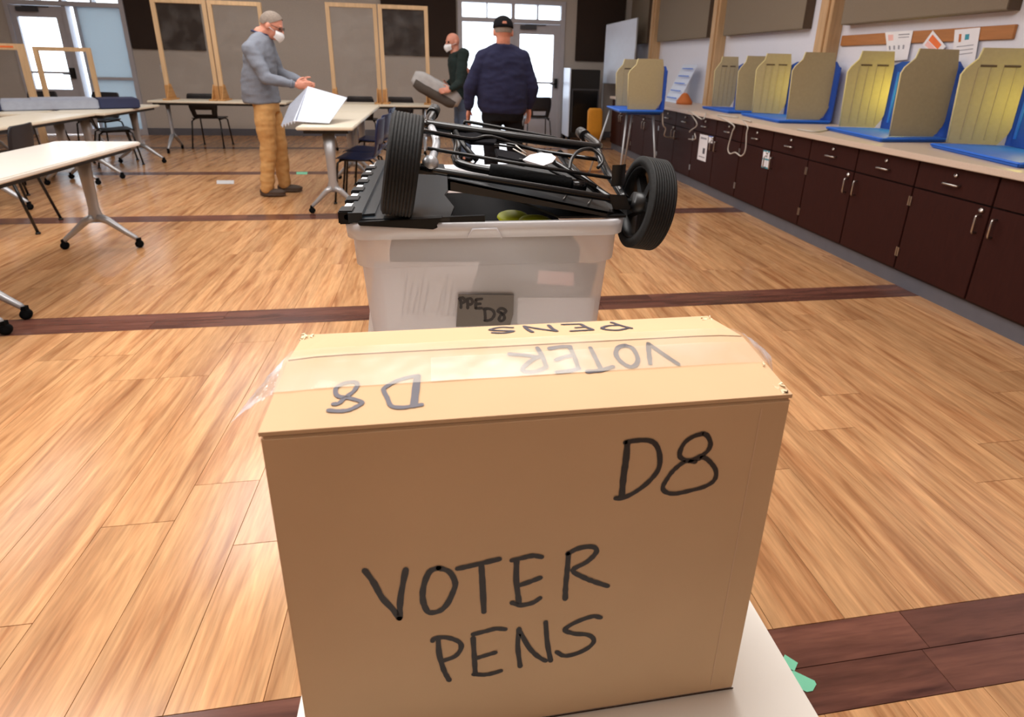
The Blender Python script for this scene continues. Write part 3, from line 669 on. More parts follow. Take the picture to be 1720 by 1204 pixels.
for p, q in ((a, b), (a + up * 1.0, b + up * 1.08), (a, a + up * 1.0), (b, b + up * 1.08)): MB().tube([p, q], .014, 8).build('edge_frame', 'silver', r)
for p in (a, b):
    MB().tube([p, Vector((p.x, p.y, .016))], .018, 8).build('post', 'silver', r)
    MB().tube([Vector((p.x - .12, p.y - .05, .016)), Vector((p.x + .12, p.y + .05, .016))], .016, 8).build('foot', 'frame_dark', r)
# floor marks
def floor_tape(pts, m, label, z=.0015):
    return tag(MB().slab([Vector((p[0], p[1], z)) for p in pts], (0, 0, .0006)).build('floor_tape', m), label, 'tape')
def ft(*px): return [at(*p, z=0)[:2] for p in px]
floor_tape(ft((1318, 1100), (1340, 1114), (1334, 1128), (1308, 1122)), 'tape_mint', 'upper mint green tape piece on the dark strip beside the box table')
floor_tape(ft((1322, 1122), (1368, 1144), (1371, 1150), (1365, 1161), (1355, 1163), (1310, 1140)), 'tape_mint', 'lower mint green tape piece on the dark strip beside the box table')
floor_tape(ft((364, 303), (393, 303), (393, 309), (364, 309)), 'tape_white', 'pale grey tape mark on the floor left of the standing man')
floor_tape(ft((498, 289), (517, 289), (516, 293), (498, 293)), 'tape_mint', 'mint green tape mark on the far floor strip behind the standing man')
# ================================================================== PEOPLE
def blob(mb, name, m, parent, voxel, smooth=3, fold=0):
    o = mb.build(name, m, parent, fix=False)
    r = o.modifiers.new('r', 'REMESH'); r.mode = 'VOXEL'; r.voxel_size = voxel; r.use_smooth_shade = True
    if smooth: s = o.modifiers.new('s', 'SMOOTH'); s.factor = .5; s.iterations = smooth
    dg = bpy.context.evaluated_depsgraph_get(); me = bpy.data.meshes.new_from_object(o.evaluated_get(dg)); o.modifiers.clear(); o.data = me
    if fold:
        nrm = [v.normal.copy() for v in me.vertices]
        for v, nr in zip(me.vertices, nrm):
            c = v.co; k = noise.noise(Vector((c.x * 7, c.y * 7, c.z * 13))) * .7 + noise.noise(Vector((c.x * 16 + 5, c.y * 16, c.z * 30))) * .4
            v.co = c + nr * (k * fold)
    if not me.materials: me.materials.append(M[m])
    return o
def limb(mb, pts, rad, seg=12):
    mb.tube(pts, rad, seg)
    for p, r in zip(pts, rad): mb.ball(p, r * .995, 12)
def ell(c, R, F, w, d, tilt=Vector((0, 0, 0)), n=20):
    c = Vector(c); return [c + R * (math.cos(a) * w) + F * (math.sin(a) * d) for a in [2 * PI * k / n for k in range(n)]]
def hand(mb, w, d, n, s, curl=.5, sc=1.0):
    """w wrist, d pointing direction, n palm normal, s toward the thumb"""
    w = Vector(w); d = Vector(d).normalized(); s = Vector(s); s = (s - d * s.dot(d)).normalized(); n = d.cross(s).normalized() if Vector(n).dot(d.cross(s)) > 0 else -d.cross(s).normalized()
    Mx = Matrix((d, s, n)).transposed().to_4x4()
    mb.ball(w + d * .045 * sc, (.052 * sc, .042 * sc, .017 * sc), 14, 0, Mx.to_3x3())
    for k, L_ in enumerate((.070, .078, .073, .058)):
        b = w + d * .083 * sc + s * (.030 - .020 * k) * sc; q = [b]; dd = d.copy()
        for j, f in enumerate((.45, .32, .23)):
            dd = (dd + n * curl * (.35 + .25 * j)).normalized(); q.append(q[-1] + dd * L_ * f * sc)
        limb(mb, q, [.0095 * sc, .009 * sc, .0085 * sc, .0075 * sc], 8)
    b = w + d * .025 * sc + s * .035 * sc; e = (d * .6 + s * .7 + n * .25).normalized()
    limb(mb, [b, b + e * .035 * sc, b + e * .05 * sc + d * .02 * sc + n * .008], [.013 * sc, .011 * sc, .009 * sc], 8)
def head(mb, c, F, R, U, s=1.0):
    Mx = Matrix((R, F, U)).transposed()
    mb.ball(c + U * .02 * s, (.075 * s, .096 * s, .098 * s), 20, 0, Mx)
    mb.ball(c + F * .025 * s - U * .045 * s, (.056 * s, .066 * s, .068 * s), 16, 0, Mx)
    mb.ball(c + F * .06 * s - U * .088 * s, (.026 * s, .024 * s, .02 * s), 10, 0, Mx)
    limb(mb, [c + F * .092 * s + U * .012 * s, c + F * .112 * s - U * .022 * s], [.009 * s, .013 * s], 8)
    mb.ball(c + F * .088 * s + U * .026 * s, (.05 * s, .012 * s, .010 * s), 10, 0, Mx)
    mb.ball(c + F * .09 * s - U * .055 * s, (.024 * s, .012 * s, .008 * s), 8, 0, Mx)
    for k in (-1, 1): mb.ball(c + R * k * .077 * s - F * .006 * s - U * .006 * s, (.010 * s, .02 * s, .032 * s), 10, 0, Mx)
def person(label, F, J, mats, head_dir, group=None, belly=.12, seatw=.17, hs=1.0, voxb=.0075):
    F = Vector(F).normalized(); up = Vector((0, 0, 1)); R = F.cross(up).normalized()
    r = root('person', label, 'person', (0, 0, 0))
    g = {k: Vector(v) for k, v in J.items() if k not in ('torso', 'shoe_dir', 'curl') and not k.endswith('th')}
    ground = Vector((g['pelvis'].x, g['pelvis'].y, 0)); r.location = ground
    g = {k: v - ground for k, v in g.items()}
    hf = Vector(head_dir).normalized(); hr = hf.cross(up).normalized(); hu = hr.cross(hf).normalized()
    body = MB(); head(body, g['head'], hf, hr, hu, hs)
    limb(body, [g['neck'] - up * .05, g['neck'] + up * .02, g['head'] - hu * .05 - hf * .02], [.066 * hs, .062 * hs, .058 * hs])
    body.rings([ell(g['pelvis'] + up * a, R, F, w, d) for a, w, d in ((-.08, .12, .08), (.05, .14, .09))] + [ell(g['chest'], R, F, .15, .09), ell(g['neck'] - up * .05, R, F, .12, .07)])
    for s in 'rl':
        limb(body, [g[s + 'sh'], g[s + 'el'], g[s + 'wr']], [.045, .036, .026])
        limb(body, [g['pelvis'] + (R if s == 'r' else -R) * .09 - up * .03, g[s + 'kn'], g[s + 'an']], [.07, .05, .035])
        body.ball(g[s + 'an'] + F * .06 - up * .04, (.05, .05, .03), 10)
        hd = g[s + 'hd'] - g[s + 'wr']; hand(body, g[s + 'wr'] + hd.normalized() * .01, hd, g.get(s + 'n', -up) if s + 'n' in g else -up, J[s + 'th'] if s + 'th' in J else F, J.get('curl', .5) if isinstance(J.get('curl', .5), float) else .5, 1.0)
    blob(body, 'body', 'skin', r, voxb, 1)
    top = MB()
    T_ = []
    for a, w, d, off in J_torso(J): T_.append(ell(g['pelvis'].lerp(g['neck'], a) + F * off, R, F, w, d))
    top.rings(T_)
    for s in 'rl':
        k = R if s == 'r' else -R
        e2 = g[s + 'el'].lerp(g[s + 'wr'], .92)
        limb(top, [g['neck'] + k * .06 - up * .03, g[s + 'sh'] + up * .0, g[s + 'sh'].lerp(g[s + 'el'], .55), g[s + 'el'], g[s + 'el'].lerp(g[s + 'wr'], .6), e2], [.07, .082, .07, .062, .052, .042])
    blob(top, mats[0][0], mats[0][1], r, .011, 4, .013)
    tr = MB(); hipc = g['pelvis']
    tr.rings([ell(hipc + up * a, R, F, w, d) for a, w, d in ((-.12, seatw * .95, belly * .95), (-.02, seatw, belly), (.08, seatw * .95, belly))])
    for s in 'rl':
        k = R if s == 'r' else -R
        limb(tr, [hipc + k * .085 - up * .08, hipc.lerp(g[s + 'kn'], .5) + k * .06, g[s + 'kn'], g[s + 'kn'].lerp(g[s + 'an'], .5), g[s + 'an'] + up * .0], [.098, .095, .078, .07, .066])
    blob(tr, mats[1][0], mats[1][1], r, .011, 3, .013)
    for s in 'rl':
        a = g[s + 'an']; fl = Vector((a.x, a.y, 0)); sd = J.get('shoe_dir', F); sd = Vector(sd).normalized(); Mx = Matrix((sd, up.cross(sd), up)).transposed()
        sh = MB(); sh.ball(fl + sd * .07 + up * .045, (.115, .046, .036), 16, 0, Mx); sh.ball(fl - sd * .02 + up * .05, (.06, .042, .055), 14, 0, Mx); sh.ball(fl + sd * .05 + up * .018, (.135, .048, .018), 14, 0, Mx)
        limb(sh, [fl + up * .05, fl + up * .12], [.045, .042])
        blob(sh, 'shoe', mats[2], r, .007, 2)
    return r, g, hf, hr, hu, ground
def J_torso(J): return J.get('torso', ((-.12, .20, .15, 0), (.0, .205, .155, 0), (.25, .20, .15, 0), (.5, .205, .14, 0), (.72, .215, .13, 0), (.88, .19, .11, 0), (.97, .12, .085, 0), (1.03, .07, .07, 0)))
# the standing man in grey, seen from his right side
yg = 6.25
J = dict(pelvis=(-1.63, yg, .95), chest=(-1.64, yg, 1.28), neck=(-1.60, yg, 1.53), head=tuple(at(455, 43, y=yg)),
         rsh=tuple(at(421, 84, y=6.08)), rel=tuple(at(448, 131, y=6.02)), rwr=tuple(at(494, 142, y=6.06)), rhd=tuple(at(516, 144, y=6.06)),
         lsh=(-1.62, yg + .19, 1.46), lel=(-1.52, yg + .22, 1.2), lwr=(-1.31, yg + .15, 1.12), lhd=(-1.22, yg + .08, 1.09),
         rkn=(-1.64, 6.18, .50), lkn=(-1.58, 6.36, .50), ran=(-1.70, 6.17, .09), lan=(-1.58, 6.38, .09), shoe_dir=(1, -.1, 0), rth=Vector((.3, 0, .9)), lth=Vector((.3, 0, .9)),
         torso=((-.06, .19, .17, -.03), (.06, .195, .17, -.04), (.3, .20, .16, -.04), (.52, .205, .15, -.03), (.74, .205, .135, -.02), (.9, .175, .115, -.01), (.98, .115, .09, 0), (1.03, .075, .075, 0)))
r, g, hf, hr, hu, gd = person('man in grey sweater, tan trousers and white mask standing at the cream table', (1, 0, 0), J, [('sweater', 'sweater_grey'), ('trousers', 'khaki'), 'shoe_brown'], (1, .0, -.42), belly=.125, seatw=.165, hs=1.04)
def hair_cap(g, hf, hr, hu, r, m, s=1.0, back=True):
    Mx = Matrix((hr, hf, hu)).transposed(); h = MB(); c = g['head'] + hu * .022 * s
    n, k_ = 12, 24; V_ = []; lim = 1.62
    for i in range(n + 1):
        for k in range(k_):
            a = 2 * PI * k / k_; front = max(0, math.sin(a)); th = (lim - front * .78 + (.25 if math.sin(a) < -.3 else 0)) * i / n
            w = 1 + .02 * noise.noise(Vector((a * 3, th * 5, 1)))
            V_.append(c + Mx @ Vector((math.sin(th) * math.cos(a) * .081 * s * w, math.sin(th) * math.sin(a) * .103 * s * w, math.cos(th) * .105 * s * w)))
    h.add(V_, [(i * k_ + k, i * k_ + (k + 1) % k_, (i + 1) * k_ + (k + 1) % k_, (i + 1) * k_ + k) for i in range(n) for k in range(k_)], 0, True)
    return h.build('hair', m, r)
def mask(g, hf, hr, hu, r, s=1.0):
    m = MB(); V_ = []; n = 10; c = g['head']
    for j in range(7):
        v = j / 6
        for k in range(n + 1):
            a = (k / n - .5) * 2.3; bulge = math.sin(v * PI) * .016 + .004
            rad = (.094 - .022 * abs(v - .35)) * s
            V_.append(c + hr * math.sin(a) * rad * .82 + hf * (math.cos(a) * (rad + bulge) + .025 * s) + hu * ((.0 - .098 * v) * s) * (1 - .35 * abs(k / n - .5) * 2) - hu * .018 * s)
    m.add(V_, [(j * (n + 1) + k, j * (n + 1) + k + 1, (j + 1) * (n + 1) + k + 1, (j + 1) * (n + 1) + k) for j in range(6) for k in range(n)], 0, True)
    o = m.build('face_mask', 'mask', r)
    for k in (-1, 1): MB().tube([c + hr * k * .068 * s + hf * .055 * s - hu * .03 * s, c + hr * k * .082 * s + hf * .0 - hu * .012 * s], .0025, 6).build('ear_loop', 'mask', o)
    for k in (-1, 1): MB().ball(c + hr * k * .031 * s + hf * .082 * s + hu * .008 * s, .012 * s, 10).build('eye', 'eye', r)
hair_cap(g, hf, hr, hu, r, 'hair_grey', 1.04); mask(g, hf, hr, hu, r, 1.04)
gl = MB()
for k in (-1, 1):
    c = g['head'] + hr * k * .034 + hf * .108 + hu * .008
    gl.tube([c + hr * math.cos(a) * .024 + hu * math.sin(a) * .018 for a in [2 * PI * q / 14 for q in range(14)]], .0022, 6, closed=True)
    gl.tube([c + hr * k * .024, g['head'] + hr * k * .082 - hf * .01 + hu * .012], .0022, 6)
gl.build('glasses', 'black_plastic', r)
nk = g['neck']; MB().tube([nk + Vector((math.cos(a) * .078 + .005, math.sin(a) * .075, .022 - .022 * math.cos(a))) for a in [2 * PI * q / 20 for q in range(20)]], .011, 8, closed=True).build('collar', 'case_navy', r)
for s in 'rl':
    e2 = g[s + 'el'].lerp(g[s + 'wr'], .86); e3 = g[s + 'el'].lerp(g[s + 'wr'], .95); MB().tube([e2, e3], [.043, .038], 12).build('cuff', 'sweater_grey', r)
# man in navy seen from behind
yn = 5.8
A_ = lambda px, py, y=yn: tuple(at(px, py, y=y))
J = dict(pelvis=(.665, yn, .93), chest=(.665, yn, 1.25), neck=A_(845, 80), head=A_(845, 54), rsh=A_(877, 98), rel=A_(895, 148, yn - .03), rwr=A_(889, 180, yn + .04), rhd=A_(888, 198, yn + .05),
         lsh=A_(811, 98), lel=A_(789, 148, yn - .03), lwr=A_(787, 182), lhd=A_(786, 200, yn + .02),
         rkn=(.79, yn + .03, .5), lkn=(.55, yn - .05, .5), ran=(.80, yn - .04, .09), lan=(.55, yn + .06, .09), rth=Vector((-.3, .9, 0)), lth=Vector((.3, .9, 0)),
         torso=((-.09, .22, .16, 0), (.02, .245, .175, 0), (.25, .255, .175, 0), (.5, .255, .16, 0), (.7, .25, .14, 0), (.86, .225, .12, 0), (.96, .15, .1, 0), (1.05, .09, .09, 0)))
r, g, hf, hr, hu, gd = person('man in navy sweatshirt and dark cap seen from behind before the glass door', (0, 1, 0), J, [('sweatshirt', 'navy'), ('trousers', 'black_cloth'), 'black_matte'], (0, 1, -.05), belly=.16, seatw=.215, hs=1.12)
hair_cap(g, hf, hr, hu, r, 'hair_grey', 1.09)
Mx = Matrix((hr, hf, hu)).transposed(); c = g['head'] + hu * .045; V_ = []
cp = MB(); cp.rings([[c + Mx @ Vector((math.cos(a) * .097 * math.cos(t), math.sin(a) * .118 * math.cos(t), .112 * math.sin(t) ** .85 - .012)) for a in [2 * PI * k / 24 for k in range(24)]] for t in (0, .15, .4, .7, 1.0, 1.3, 1.5)])
cp = cp.build('cap', 'black_cloth', r)
MB().slab([c + Mx @ Vector((x, y, -.012)) for x, y in ((-.07, .08), (.07, .08), (.06, .16), (.02, .185), (-.02, .185), (-.06, .16))], hu * .006).build('brim', 'black_cloth', cp)
MB().slab([c + Mx @ Vector((x, -.119 + abs(x) * .25, z)) for x, z in ((-.022, .018), (.022, .018), (.016, .038), (-.016, .038))], -hf * .004).build('cap_opening', 'skin', cp)
# man carrying a bundle
yk = 8.5
B_ = lambda px, py, y=yk: tuple(at(px, py, y=y))
J = dict(pelvis=(.42, yk, .93), chest=(.42, yk, 1.25), neck=B_(764, 92), head=B_(761, 71), rsh=(.44, yk + .19, 1.45), rel=(.42, yk + .24, 1.18), rwr=(.20, yk + .1, 1.05), rhd=(.12, yk + .02, 1.03),
         lsh=(.42, yk - .18, 1.45), lel=B_(772, 140, yk - .36), lwr=B_(758, 150, yk - .50), lhd=B_(745, 152, yk - .50),
         rkn=(.36, yk + .12, .5), lkn=(.42, yk - .1, .5), ran=(.40, yk + .12, .09), lan=(.46, yk - .12, .09), rth=Vector((0, 0, 1)), lth=Vector((0, .2, 1)))
r, g, hf, hr, hu, gd = person('man in dark jacket and blue jeans with white mask carrying a grey bundle', (-1, -.15, 0), J, [('jacket', 'green_black'), ('trousers', 'jeans'), 'black_matte'], (-1, -.5, -.12), belly=.13, seatw=.17)
mask(g, hf, hr, hu, r, 1.05)
p0, p1 = at(694, 128, y=8.22), at(772, 172, y=8.18); u = (p1 - p0); Lb = u.length; u.normalize(); w = u.cross(Vector((0, 1, 0))).normalized(); w = w if w.z > 0 else -w; v = Vector((0, 1, 0))
m = MB(); rs = []
for i in range(15):
    t = i / 14; k = min(1, .55 + .45 * math.sin(min(1, t * 5, (1 - t) * 5) * PI / 2)); c = p0 + u * (t * Lb)
    rs.append([c + v * (math.copysign(abs(math.cos(a)) ** .6, math.cos(a)) * .13 * k) + w * (math.copysign(abs(math.sin(a)) ** .6, math.sin(a)) * .125 * k + .01 * noise.noise(Vector((t * 6, a, 0)))) for a in [2 * PI * q / 20 for q in range(20)]])
m.rings(rs)
bd = m.build('padded_bundle', 'bag_grey'); tag(bd, 'long pale grey padded bundle held by the man in the dark jacket', 'bag')
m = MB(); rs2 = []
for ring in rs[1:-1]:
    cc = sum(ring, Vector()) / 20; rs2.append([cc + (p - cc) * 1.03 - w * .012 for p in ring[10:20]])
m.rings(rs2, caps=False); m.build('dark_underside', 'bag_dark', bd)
# folded white board the man in grey opens
yo = 5.75
fb = root('folded_board', 'large folded white sheet held open over the cream table by the man in grey', 'board', (0, 0, 0))
q = [at(517, 145, y=6.0), at(583, 164, y=5.95), at(553, 206, y=5.45), at(493, 203, y=5.5)]
nn = (q[1] - q[0]).cross(q[3] - q[0]).normalized()
MB().slab(q, nn * .008).build('panel', 'board_white', fb)
q2 = [at(517, 145, y=6.0), at(497, 201, y=5.5), at(472, 210, y=5.75), at(486, 176, y=6.0)]
MB().slab(q2, (q2[1] - q2[0]).cross(q2[2] - q2[0]).normalized() * .006).build('panel', 'case_grey', fb)
for k in range(5):
    a = q2[1].lerp(q2[2], k / 5); b = q2[1].lerp(q2[2], (k + 1) / 5); c = (a + b) / 2 - Vector((0, 0, .03)); MB().slab([a, b, c], (0, .006, 0)).build('tooth', 'board_white', fb)
# ================================================================== CARDBOARD BOX
BX0, BX1, BY0, BY1, BZ0, BZ1 = -.129, .283, .370, .530, .736, 1.080
r = root('cardboard_box', 'large brown cardboard box hand lettered in black, on the white table nearest the camera', 'box', ((BX0 + BX1) / 2, (BY0 + BY1) / 2, BZ0))
inv = T(-r.location.x, -r.location.y, -r.location.z)
def bl(mb, name, m, parent=r, **k):
    mb.v = [tuple(inv @ Vector(p)) for p in mb.v]; return mb.build(name, m, parent, **k)
# walls: a subdivided shell with very slight panel bulge
m = MB(); n = 12
def face(o, u, v, nrm, amp):
    V_ = []
    for i in range(n + 1):
        for k in range(n + 1):
            a, b = i / n, k / n; V_.append(o + u * a + v * b + nrm * (amp * math.sin(a * PI) * math.sin(b * PI)))
    m.add(V_, [(i * (n + 1) + k, (i + 1) * (n + 1) + k, (i + 1) * (n + 1) + k + 1, i * (n + 1) + k + 1) for i in range(n) for k in range(n)], 0, True)
P_ = lambda x, y, z: Vector((x, y, z)); X_, Y_, Z_ = P_(1, 0, 0), P_(0, 1, 0), P_(0, 0, 1)
w_, d_, h_ = BX1 - BX0, BY1 - BY0, BZ1 - BZ0
m.box((BX0, BY0, BZ0), (BX1, BY1, BZ1 - .004))
bl(m, 'body', 'cardboard', bevel=.0015)
SYM, SZ = .451, 1.097       # the meeting line of the two top flaps
def flap(y0, z0, y1, z1, nm, xs):
    m = MB(); t = .0035; N_ = 16
    vs = []
    for i in range(N_ + 1):
        f = i / N_; x = BX0 - .001 + (BX1 - BX0 + .002) * f; e = 1 if 0 < i < N_ else 0
        jx = xs[0] if i == 0 else xs[1] if i == N_ else 0
        z1_ = z1 - .0025 * max(0, 1 - 12 * min(f, 1 - f))
        for (y, z) in ((y0, z0 - t), (y1, z1_ - t), (y1, z1_), (y0, z0)): vs.append((x + (jx if y == y1 else 0), y, z))
    fs = [(i * 4 + k, i * 4 + (k + 1) % 4, (i + 1) * 4 + (k + 1) % 4, (i + 1) * 4 + k) for i in range(N_) for k in range(4)] + [(0, 1, 2, 3), (N_ * 4 + 3, N_ * 4 + 2, N_ * 4 + 1, N_ * 4)]
    m.add(vs, fs); return bl(m, nm, 'cardboard')
flap(BY0 + .001, BZ1 + .0005, SYM - .0012, SZ, 'top_flap', (.004, -.004)); flap(BY1 - .001, BZ1 + .0005, SYM + .0012, SZ, 'top_flap', (.004, -.004))
m = MB(); m.box((BX0 + .004, SYM - .004, BZ1 - .004), (BX1 - .004, SYM + .004, SZ - .006)); bl(m, 'seam_gap', 'slit')
# minor flaps seen at the ends
for x0, x1 in ((BX0, BX0 + .0035), (BX1 - .0035, BX1)):
    m = MB(); m.slab([P_(x0, BY0 + .002, BZ1 - .006), P_(x0, BY1 - .002, BZ1 - .006), P_(x0, SYM, SZ - .007)], (x1 - x0, 0, 0)); bl(m, 'end_flap', 'cardboard')
# torn fibrous corners
rnd = random.Random(3)
def crumb(c, n_, s):
    m = MB()
    for _ in range(n_):
        p = Vector(c) + Vector((rnd.uniform(-s, s), rnd.uniform(-s * 1.4, s * 1.4), rnd.uniform(-s * .3, s * .4))); a, b = rnd.uniform(0, 6), rnd.uniform(.3, 1)
        u = Vector((math.cos(a), math.sin(a), rnd.uniform(-.5, .5))) * s * .5; v = Vector((-math.sin(a), math.cos(a), rnd.uniform(-.4, .6))) * s * .3 * b
        m.slab([p - u - v, p + u - v * .5, p + u * .7 + v, p - u * .8 + v * .8], (0, 0, .0008))
    bl(m, 'torn_corner', 'cardboard_edge')
crumb((BX1 - .006, BY0 + .008, BZ1 + .0015), 12, .0042); crumb((BX1 - .004, BY0 + .040, BZ1 + .008), 4, .0025); crumb((BX1 - .006, BY1 - .012, BZ1 + .003), 8, .005); crumb((BX0 + .004, BY1 - .012, BZ1 + .003), 16, .0045)
m = MB(); m.tube([P_(BX1 - .003, BY0 + .0035, BZ1 - .001), P_(BX1 - .003, BY0 + .004, BZ1 + .0028)], .0012, 8); bl(m, 'torn_hole', 'slit')
m = MB(); m.slab([P_(BX0 + .05, BY0 - .0004, BZ0), P_(BX1, BY0 - .0004, BZ0), P_(BX1, BY0 - .0004, BZ0 + .0012), P_(BX0 + .05, BY0 - .0004, BZ0 + .0012)], (0, -.0006, 0)); bl(m, 'bottom_fold', 'slit')
m = MB(); m.box((BX1 - .026, BY0 - .0004, BZ0 + .01), (BX1 - .0252, BY0 - .0001, BZ1 - .01)); bl(m, 'score_line', 'cardboard_crease')
# clear packing tape
def tapez(x, y):
    f = (x - BX0) / (BX1 - BX0); e = max(0, BX0 - x, x - BX1)
    if y < SYM: z = BZ1 + (SZ - BZ1) * (y - BY0) / (SYM - BY0)
    else: z = BZ1 + (SZ - BZ1) * (BY1 - y) / (BY1 - SYM)
    return z + .0013 - e * 1.1 - .0025 * max(0, 1 - 12 * min(max(f, 0), max(1 - f, 0))) * max(0, 1 - abs(y - SYM) / .08) + .0003 * noise.noise(Vector((x * 30, y * 60, 0))) * (1 + 4 * (e > 0))
def tape(y0, y1, x0, x1, nm):
    V_ = []; nx, ny = 60, 8
    for i in range(nx + 1):
        for k in range(ny + 1):
            x = x0 + (x1 - x0) * i / nx; y = y0 + (y1 - y0) * k / ny; e = max(0, BX0 - x, x - BX1)
            y += e * (-.9) ; V_.append((x, y, tapez(x, y + e * .9)))
    m = MB(); m.add(V_, [(i * (ny + 1) + k, (i + 1) * (ny + 1) + k, (i + 1) * (ny + 1) + k + 1, i * (ny + 1) + k + 1) for i in range(nx) for k in range(ny)], 0, True)
    bl(m, nm, 'clear_tape', fix=False)
tape(.411, .474, BX0, BX1, 'packing_tape')
for sx, x0, ln in ((-1, BX0, .034), (1, BX1, .036)):
    m = MB(); V_ = []; nx, ny = 10, 8
    for i in range(nx + 1):
        for k in range(ny + 1):
            u, v = i / nx, k / ny; y = .409 + .066 * v
            px = x0 + sx * ln * u * (1 - .45 * (v if sx < 0 else 1 - v)) ; py = y - u * .014 * (1 if sx < 0 else -.2) - u * .03 * (v - .5)
            V_.append((px, py, tapez(min(max(x0, BX0), BX1), y) - u * .018 - u * u * .006 + .0015 * noise.noise(Vector((u * 7, v * 9, sx)))))
    m.add(V_, [(i * (ny + 1) + k, (i + 1) * (ny + 1) + k, (i + 1) * (ny + 1) + k + 1, i * (ny + 1) + k + 1) for i in range(nx) for k in range(ny)], 0, True)
    bl(m, 'loose_tape_end', 'tape_end', fix=False)
tape(.411, .440, BX0 + .12, BX1 + .002, 'packing_tape')
# hand lettering: strokes drawn where they lie on the carton
def strokes(lst, ox, oy, sc, p0, n, w, m, name, k=4):
    mb = MB(); n = Vector(n).normalized(); p0 = Vector(p0)
    for item in lst:
        ww = w
        if isinstance(item[0], (int, float)): ww = w * item[0]; item = item[1]
        pts = [onplane(ox + x / sc, oy + y / sc, p0, n) + n * .0004 for x, y in item]
        pts = bez(pts, k) if len(pts) > 2 else [pts[0].lerp(pts[1], t / 5) for t in range(6)]
        ribbon(mb, pts, ww, n)
    return mb
FP, FN = (0, BY0, 0), (0, -1, 0)
S8 = 8.6
bl(strokes([[(290, 280), (270, 520), (235, 760), (205, 1080)]], 1020, 710, S8, FP, FN, .0056, 'ink', ''), 'lettering', 'ink')
m = strokes([[(260, 280), (400, 255), (580, 250), (690, 300), (750, 430), (755, 600), (700, 730), (560, 880), (380, 1010), (220, 1080), (120, 1085)]], 1020, 710, S8, FP, FN, .0046, 'ink', ''); bl(m, 'lettering', 'ink')
m = strokes([[(1400, 150), (1250, 190), (1120, 280), (1050, 410), (1060, 500), (1180, 540), (1340, 480), (1450, 400), (1490, 290), (1440, 180), (1360, 150)],
             [(1270, 560), (1120, 560), (960, 680), (860, 810), (800, 930), (850, 1000), (980, 1020), (1180, 980), (1400, 920), (1540, 830), (1570, 700), (1500, 580), (1400, 500), (1300, 520)]], 1020, 710, S8, FP, FN, .0043, 'ink', ''); bl(m, 'lettering', 'ink')
S7 = 7.167
for L_ in ([[(90, 410), (200, 560), (300, 740), (430, 880), (510, 990)], [(585, 400), (550, 580), (520, 760), (510, 990)]],
           [[(980, 380), (870, 430), (800, 600), (790, 760), (830, 880), (880, 920), (990, 900), (1080, 820), (1150, 680), (1180, 560), (1110, 430), (980, 380)]],
           [[(1210, 390), (1350, 360), (1520, 320), (1710, 275)], [(1495, 350), (1510, 600), (1525, 910)]]):
    bl(strokes(L_, 600, 900, S7, FP, FN, .0052, 'ink', ''), 'lettering', 'ink')
for L_ in ([[(430, 290), (560, 260), (680, 235), (785, 250)], [(485, 300), (480, 520), (500, 700), (520, 830)], [(520, 590), (640, 550), (770, 500)], [(430, 800), (540, 830), (680, 800), (765, 745)]],
           [[(1110, 210), (1095, 400), (1075, 600), (1070, 755)], [(1100, 210), (1220, 150), (1350, 125), (1430, 140), (1440, 200), (1330, 310), (1160, 410), (1300, 500), (1440, 555), (1580, 600)]]):
    bl(strokes(L_, 800, 900, S7, FP, FN, .0050, 'ink', ''), 'lettering', 'ink')
S5 = 5.375
for L_ in ([[(140, 280), (150, 420), (190, 560), (240, 655)], [(90, 300), (110, 275), (220, 270), (330, 310), (345, 370), (290, 440), (180, 480)]],
           [[(455, 270), (465, 430), (475, 600)], [(455, 240), (560, 215), (660, 190), (745, 195)], [(490, 455), (570, 430), (655, 405)], [(460, 600), (560, 605), (640, 590), (705, 570)]],
           [[(870, 190), (858, 350), (880, 530)], [(880, 220), (960, 360), (1040, 440), (1110, 480)], [(1110, 130), (1125, 320), (1155, 480)]],
           [[(1605, 90), (1540, 78), (1420, 115), (1320, 165), (1285, 205), (1370, 235), (1490, 245), (1545, 290), (1510, 350), (1400, 410), (1280, 435), (1210, 400)]]):
    bl(strokes(L_, 710, 1020, S5, FP, FN, .0048, 'ink', ''), 'lettering', 'ink')
# on the top flaps
TN1 = Vector((0, -(SZ - BZ1), SYM - BY0)).normalized(); TP1 = (0, BY0, BZ1 + .0006)
TN2 = Vector((0, (SZ - BZ1), BY1 - SYM)).normalized(); TP2 = (0, BY1, BZ1 + .0006)
bl(strokes([[(100, 680), (230, 692), (380, 680), (500, 630), (590, 570), (500, 530), (370, 500), (250, 480), (205, 430), (220, 350), (330, 290), (460, 272), (520, 300), (470, 400), (340, 500), (250, 580), (170, 590)]], 540, 610, 8.6, TP1, TN1, .0036, '', ''), 'lettering', 'ink_grey')
bl(strokes([(1.6, [(1385, 190), (1365, 350), (1335, 610)]), [(1410, 190), (1300, 195), (1100, 250), (920, 350), (900, 400), (950, 500), (1010, 620), (1180, 640), (1330, 615), (1450, 600)]], 540, 610, 8.6, TP1, TN1, .0036, '', ''), 'lettering', 'ink_grey')
S4 = 4.778
